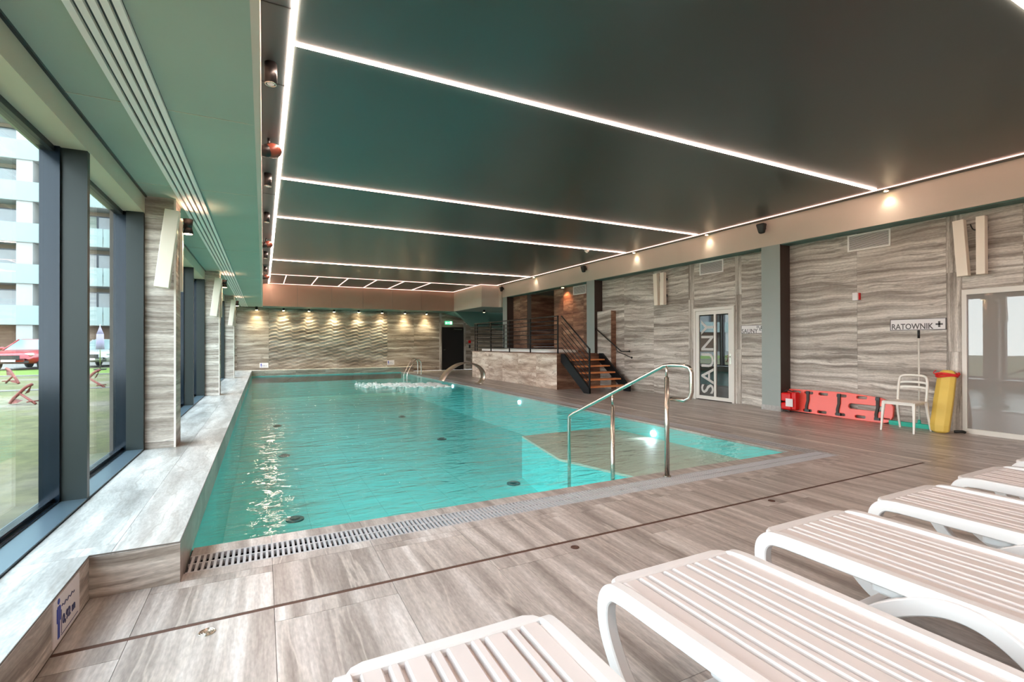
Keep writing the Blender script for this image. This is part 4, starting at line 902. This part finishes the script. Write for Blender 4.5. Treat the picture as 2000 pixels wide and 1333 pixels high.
# rescue tube
rt = thing('rescue_tube', 'upright yellow foam rescue tube with a red strap by the glass door', 'rescue float', (9.0, 3.6, 0))
def hexring(cx, cy, cz, w_, t_): return [(cx + t_ * 0.5 * a, cy + w_ * 0.5 * b, cz) for a, b in ((-1, -0.55), (-1, 0.35), (-0.3, 1), (0.8, 1), (1, 0.4), (1, -0.6), (0.3, -1), (-0.4, -1))]
rings = [(8.955, 3.60, 0.003, 0.12), (8.955, 3.60, 0.03, 0.22), (8.96, 3.60, 0.12, 0.24), (9.06, 3.595, 0.5, 0.24), (9.15, 3.59, 0.84, 0.225), (9.165, 3.59, 0.90, 0.18), (9.17, 3.59, 0.925, 0.10)]
v = []; f = []
for i, (a, b, c, wd) in enumerate(rings):
    v += hexring(a, b, c, wd, wd * 0.55)
    if i: f += [((i - 1) * 8 + k, (i - 1) * 8 + (k + 1) % 8, i * 8 + (k + 1) % 8, i * 8 + k) for k in range(8)]
f += [tuple(range(8)), tuple(range(len(v) - 8, len(v)))]
MB().add(v, f).build('foam_body', M['yellow'], rt, bevel=0.01)
mb = MB()
for k in range(3):
    pth = [(9.145 + 0.08 * math.cos(a) + 0.004 * k, 3.59 + (0.125 + 0.006 * k) * math.sin(a), 0.835 + 0.018 * k + 0.012 * math.sin(2 * a + k)) for a in [2 * PI * q / 20 for q in range(20)]]
    mb.tube(pth, 0.012, 7, closed=True)
mb.build('strap', M['red_strap'], rt)
MB().tube(spline([(9.14, 3.71, 0.85), (9.1, 3.735, 0.88), (9.14, 3.72, 0.92)]), 0.006, 6).tube(spline([(9.16, 3.47, 0.83), (9.16, 3.44, 0.87), (9.15, 3.455, 0.9)]), 0.006, 6).build('cord', M['red_strap'], rt)
MB().cyl((8.895, 3.60, 0.085), 0.008, 0.01, 8, axis=0).build('eyelet', M['anchor'], rt)
bt = MB().tube(spline([(9.12, 3.50, 0.02), (9.16, 3.42, 0.03), (9.2, 3.40, 0.02)]), 0.02, 8).build('buoy_clip', M['black'], rt)
# floor wiper
fw = thing('floor_wiper', 'turquoise floor wiper with a long white pole leaning under the sign', 'squeegee', (9.2, 3.95, 0))
MB().cyl((9.17, 3.95, 0.09), 0.012, 1.32, 12).build('pole', M['white_metal'], fw).matrix_local = Matrix.Translation((0, 0, 0))
MB().cyl((9.17, 3.95, 1.41), 0.017, 0.125, 12).build('grip', M['black'], fw)
MB().box(9.14, 9.20, 3.70, 4.36, 0.03, 0.07).build('head', M['teal_rubber'], fw, bevel=0.006)
MB().box(9.155, 9.175, 3.70, 4.36, 0.0, 0.03).build('blade', M['teal_rubber'], fw)
MB().cyl((9.17, 3.95, 0.07), 0.026, 0.06, 12, r2=0.016).build('socket', M['teal_rubber'], fw)

# ================================================================= SUN LOUNGERS
def make_lounger():
    r = thing('sun_lounger', 'x', 'sun lounger', (0, 0, 0), group='white sun loungers in a row')
    wave = [(-1.93, .36), (-1.75, .395), (-1.3, .41), (-0.6, .412), (-0.34, .412), (-0.2, .412), (-0.13, .410), (-0.075, .40), (-0.038, .36), (-0.03, .30), (-0.045, .235), (-0.085, .165), (-0.14, .10), (-0.21, .048), (-0.28, .028), (-0.35, .05), (-0.41, .12), (-0.48, .215), (-0.58, .305), (-0.70, .375), (-0.80, .402), (-0.90, .385), (-1.0, .32), (-1.10, .21), (-1.20, .09), (-1.30, .03), (-1.40, .05), (-1.5, .17), (-1.65, .31), (-1.93, .36)]
    sec = [(-0.031, -0.019), (-0.026, -0.024), (0.026, -0.024), (0.031, -0.019), (0.031, 0.019), (0.026, 0.024), (-0.026, 0.024), (-0.031, 0.019)]
    for s_ in (-1, 1):
        p3 = []
        for i, (y, z) in enumerate(wave):
            bulge = 0.022 if i > 14 else 0.0
            p3.append((s_ * (0.325 + bulge), y, z))
        # band drawn in two runs: top rail with front loop and leg, then the arch
        MB().sweep(spline(p3[:16], 8), sec, up=(1, 0, 0), smooth=False).build('side_rail', M['plastic'], r)
        MB().sweep(spline(p3[14:], 8), sec, up=(1, 0, 0), smooth=False).build('leg_band', M['plastic'], r)
    # seat rim with rounded foot end
    MB().prism([(-0.30, -1.9), (-0.30, -0.06), (-0.27, -0.02), (0.27, -0.02), (0.30, -0.06), (0.30, -1.9)], 2, 0.385, 0.404).build('seat_tray', M['plastic_seat'], r, bevel=0.006)
    MB().prism([(-0.318, -0.076), (-0.316, -0.052), (-0.300, -0.030), (-0.265, -0.016), (0.265, -0.016), (0.300, -0.030), (0.316, -0.052), (0.318, -0.076)], 2, 0.392, 0.428).build('foot_rail', M['plastic'], r, bevel=0.012)
    x = -0.282; 
    for k in range(9):
        wd = 0.066 if k % 2 == 0 else 0.034
        x0, x1 = x, x + wd
        v = []; f = []
        for (y, dz) in ((-0.074, -0.004), (-0.082, 0.0), (-0.6, -0.003), (-1.2, -0.003), (-1.88, 0.0)):
            for (xx, zz) in ((x0, 0.404), (x0 + 0.002, 0.424), (x0 + 0.007, 0.4285), (x1 - 0.007, 0.4285), (x1 - 0.002, 0.424), (x1, 0.404)): v.append((xx, y, zz + dz))
        for i in range(4):
            for q in range(6): f.append((i * 6 + q, i * 6 + (q + 1) % 6, i * 6 + 6 + (q + 1) % 6, i * 6 + 6 + q))
        f += [tuple(range(6)), tuple(range(24, 30))]
        MB().add(v, f).build('slat', M['plastic_seat'], r)
        x = x1 + 0.0135
    MB().box(-0.315, -0.288, -1.9, -0.09, 0.395, 0.425).build('side_board', M['plastic_seat'], r, bevel=0.006)
    MB().box(0.288, 0.315, -1.9, -0.09, 0.395, 0.425).build('side_board', M['plastic_seat'], r, bevel=0.006)
    MB().box(-0.32, 0.32, -0.30, -0.24, 0.03, 0.075).build('cross_bar', M['plastic'], r, bevel=0.01)
    MB().box(-0.30, 0.30, -0.62, -0.50, 0.33, 0.385).build('cross_bar', M['plastic'], r, bevel=0.01)
    return r
lo = make_lounger()
pos = [(0.52, 1.49), (1.515, 1.565), (2.52, 1.625), (3.54, 1.635), (4.55, 1.64), (5.53, 1.65)]
names = ['white slatted sun lounger cut off at the bottom edge, leftmost in the row', 'white slatted sun lounger second from the left, its foot loop fully shown', 'white slatted sun lounger third from the left in the row', 'white slatted sun lounger fourth from the left in the row', 'white slatted sun lounger fifth from the left in the row', 'white slatted sun lounger at the right edge, only its foot loop in view']
for i, (x, y) in enumerate(pos):
    if i == 0: lo.location = (x, y, 0); lo['label'] = names[0]
    else: dup(lo, (x, y, 0), 0, names[i])

# ================================================================= OUTDOORS
gr = MB().box(-40, -1.42, -10, 60, 0.0, 0.10).build('outside_ground', M['lawn']); struct(gr, 'yellowish lawn with pale pavers outside the windows')
o = MB().box(-40, -1.42, 26.0, 32.5, 0.10, 0.115).build('grass_strip', M['green_lawn']); struct(o, 'bright green grass strip beside the car park')
o = MB().box(-40, -1.42, 32.5, 47, 0.10, 0.13).build('outside_paving', M['paving']); struct(o, 'pale car park paving')
o = MB().box(-40, -1.42, 25.7, 26.0, 0.10, 0.14).box(-40, -1.42, 17.6, 17.9, 0.10, 0.125).build('outside_path_kerb', M['paving']); struct(o, 'pale stone kerb lines in the lawn')
ov = sempty('outside_overhang', 'boarded overhang above the windows')
MB().box(-1.86, -1.38, YF, 26, 3.42, 3.9).build('overhang_body', M['facade_white'], ov)
for k in range(110): tile(ov, 'board', M['soffit_wood'], -1.85, -1.38, -2 + k * 0.25, -2 + k * 0.25 + 0.235, 3.40, 3.42)
# apartment block
ab = thing('apartment_building', 'tall beige apartment block with white slabs and glass balcony fronts', 'building', (-18, 49, 0.1))
MB().box(-44, 4, 49.6, 58, 0.1, 24.8).build('wall', M['facade'], ab)
MB().box(-44, 4, 49.3, 49.6, 0.1, 2.75).build('ground_wall', M['facade_brick'], ab)
for fl_ in range(7):
    z = 2.78 + fl_ * 3.02
    MB().box(-44, 4, 47.9, 49.7, z, z + 0.25).build('slab', M['facade_white'], ab)
    k = 0
    for x0 in range(-44, 4, 3):
        MB().box(x0 + 0.02, x0 + 2.98, 47.86, 47.90, z + 0.02, z + 1.42).build('balcony_glass', M['balcony'], ab)
for x in (-40.6, -34.4, -28.2, -22.0, -16.0, -10.05, -3.6): MB().box(x, x + 0.9, 48.0, 49.6, 0.1, 24.3).build('fin_wall', M['facade_white'], ab)
MB().box(-9.1, -8.3, 48.2, 49.6, 8.9, 12.0).build('orange_panel', M['facade_orange'], ab)
for fl_ in range(-1, 7):
    z = 2.78 + fl_ * 3.02 + 0.95
    for x in (-38.5, -32.3, -26.1, -19.9, -14.0, -7.7, -1.5):
        wd = 3.6 if x != -7.7 else 2.7
        w0 = MB().box(x - 0.1, x + wd, 49.5, 49.62, z, z + 1.75).build('window', M['frame_dark'], ab)
        MB().box(x, x + wd * 0.62, 49.46, 49.5, z + 0.1, z + 1.65).build('pane', M['win_glass'] if (fl_ + int(x)) % 3 else M['curtain'], w0)
        MB().box(x + wd * 0.66, x + wd - 0.1, 49.46, 49.5, z + 0.1, z + 1.65).build('pane', M['win_glass'], w0)
# cars
def car(label, loc, rz, paint, name='car'):
    t = thing(name, label, 'car', loc, rz)
    L2 = 2.35
    st = [(-2.35, .62, .45, .95), (-2.25, .80, .32, 1.02), (-1.8, .90, .28, 1.05), (-0.9, .93, .26, 1.02), (0.2, .93, .26, 1.0), (0.9, .92, .26, .98), (1.5, .90, .28, .93), (2.0, .84, .30, .85), (2.25, .74, .34, .76), (2.35, .60, .40, .68)]
    v = []; f = []
    for (y, hw, z0, z1) in st:
        v += [(-hw * .85, -y, z0), (-hw, -y, z0 + .15), (-hw, -y, z1 - .22), (-hw * .90, -y, z1 - .04), (-hw * .6, -y, z1), (hw * .6, -y, z1), (hw * .90, -y, z1 - .04), (hw, -y, z1 - .22), (hw, -y, z0 + .15), (hw * .85, -y, z0)]
    n = 10
    for i in range(len(st) - 1):
        for k in range(n): f.append((i * n + k, i * n + (k + 1) % n, i * n + n + (k + 1) % n, i * n + n + k))
    f += [tuple(range(n)), tuple(range(len(v) - n, len(v)))]
    def part(nm, mb, m, bev=0): o = link(nm, mb.mesh(nm, m), t, bevel=bev); return o
    part('body', MB().add(v, f, True), paint)
    c = [(-.80, 2.15, .98), (.80, 2.15, .98), (.80, -1.05, .94), (-.80, -1.05, .94)]; r_ = [(-.60, 1.55, 1.47), (.60, 1.55, 1.47), (.60, -.10, 1.47), (-.60, -.10, 1.47)]
    part('cabin_glass', MB().hexa(c + r_), M['car_glass'], 0.03)
    part('roof', MB().hexa([(-.63, 1.62, 1.44), (.63, 1.62, 1.44), (.63, -.16, 1.44), (-.63, -.16, 1.44), (-.56, 1.45, 1.50), (.56, 1.45, 1.50), (.56, 0.05, 1.50), (-.56, 0.05, 1.50)]), paint, 0.02)
    for s_ in (-1, 1):
        part('roof_pillar', MB().tube([(.80 * s_, -1.05, .96), (.61 * s_, -.12, 1.46)], .035, 6).tube([(.80 * s_, 0.55, .98), (.62 * s_, 0.55, 1.46)], .035, 6).tube([(.80 * s_, 2.1, .98), (.61 * s_, 1.55, 1.46)], .05, 6), paint)
        part('mirror', MB().ball((.98 * s_, -.72, 1.03), .12, .07, .08, 10, 6), paint)
        part('headlight', MB().ball((.66 * s_, -2.12, .74), .20, .12, .07, 10, 6), M['headlamp'])
        for y in (-1.42, 1.40):
            w0 = part('wheel', MB().cyl((.78 * s_, y, .33), .33, .16 * s_, 24, axis=0), M['tyre'])
            h_ = link('hub', MB().cyl((.945 * s_, y, .33), .21, .01 * s_, 16, axis=0).mesh('hub', M['alloy']), w0)
    part('grille', MB().box(-.40, .40, -2.37, -2.33, .50, .70), M['black'])
    part('lower_grille', MB().box(-.72, .72, -2.33, -2.28, .34, .44), M['tyre'])
    part('number_plate', MB().box(-.26, .26, -2.39, -2.36, .40, .50), M['sign'])
    return t
car('dark red saloon car parked beyond the lawn, front towards the window', (-10.45, 33.6, 0.13), -0.10, M['car_red'])
car('white car parked behind the closed lilac parasol', (-7.75, 34.6, 0.13), -0.10, M['car_white'])
# anchors on the lawn
def anchor(label, loc, rz, k=1.0):
    t = thing('anchor_sculpture', label, 'anchor', loc, rz, group='red iron anchors on the lawn')
    def part(nm, mb): return link(nm, mb.mesh(nm, M['anchor']), t)
    part('shank', MB().tube([(-0.02 * k, 0, 0.20 * k), (0.38 * k, -0.10, 0.015)], 0.022 * k, 8))
    arc = spline([(-0.21 * k, -0.02, 0.01), (-0.15 * k, 0, 0.11 * k), (-0.03 * k, 0, 0.22 * k), (0.09 * k, 0.0, 0.33 * k), (0.20 * k, 0.02, 0.39 * k)], 4)
    part('arms', MB().tube(arc, 0.030 * k, 8, up=(0, 1, 0)))
    part('fluke', MB().add([(0.20 * k, 0.02, 0.40 * k), (0.08 * k, 0.09, 0.22 * k), (0.13 * k, -0.07, 0.20 * k), (0.17 * k, 0.01, 0.30 * k)], [(0, 1, 2), (0, 2, 3), (0, 3, 1), (1, 3, 2)]))
    part('fluke', MB().add([(-0.21 * k, -0.02, 0.0), (-0.05 * k, 0.09, 0.06 * k), (-0.02 * k, -0.07, 0.02 * k), (-0.12 * k, 0.01, 0.10 * k)], [(0, 1, 2), (0, 2, 3), (0, 3, 1), (1, 3, 2)]))
    part('stock', MB().tube([(0.31 * k, -0.20 * k, 0.06 * k), (0.31 * k, 0.04 * k, 0.06 * k)], 0.014 * k, 6))
    return t
anchor('faded red iron anchor on the lawn, nearest in the left pane', (-4.50, 13.75, 0.11), -0.47, 1.05)
anchor('faded red iron anchor on the lawn behind the nearest one', (-7.05, 20.9, 0.11), 2.4, 1.25)
anchor('faded red iron anchor seen just right of the first mullion', (-4.42, 18.0, 0.11), -0.47, 1.3)
anchor('faded red iron anchor by the white car', (-5.9, 29.2, 0.115), 0.6, 1.6)
pa = thing('closed_parasol', 'closed lilac parasol standing before the white car', 'parasol', (-7.0, 30.0, 0.11))
MB().cyl((-7.0, 30.0, 0.11), 0.02, 2.2, 8).build('pole', M['steel'], pa)
MB().cyl((-7.0, 30.0, 1.1), 0.17, 0.75, 10, r2=0.14).cyl((-7.0, 30.0, 1.85), 0.14, 0.35, 10, r2=0.02).build('canopy', M['lilac'], pa)
MB().cyl((-7.0, 30.0, 0.11), 0.25, 0.06, 14).build('base', M['tyre'], pa)
bo = thing('bollard', 'dark blue bollard on the grass in front of the red car', 'bollard', (-8.55, 28.6, 0.11))
MB().cyl((-8.55, 28.6, 0.11), 0.055, 0.68, 12).build('post', M['frame_dark'], bo); MB().cyl((-8.55, 28.6, 0.79), 0.05, 0.07, 12).build('cap', M['white_metal'], bo)
ct = thing('garden_chair', 'white garden chair on the grass beside the white car', 'chair', (-5.6, 31.4, 0.115))
for a in (-0.2, 0.2):
    for b in (-0.2, 0.2): MB().box(-5.6 + a - 0.02, -5.6 + a + 0.02, 31.4 + b - 0.02, 31.4 + b + 0.02, 0.115, 0.55).build('leg', M['white_metal'], ct)
MB().box(-5.83, -5.37, 31.17, 31.63, 0.55, 0.60).build('seat', M['white_metal'], ct)
MB().box(-5.83, -5.37, 31.58, 31.63, 0.62, 1.0).build('backrest', M['white_metal'], ct)
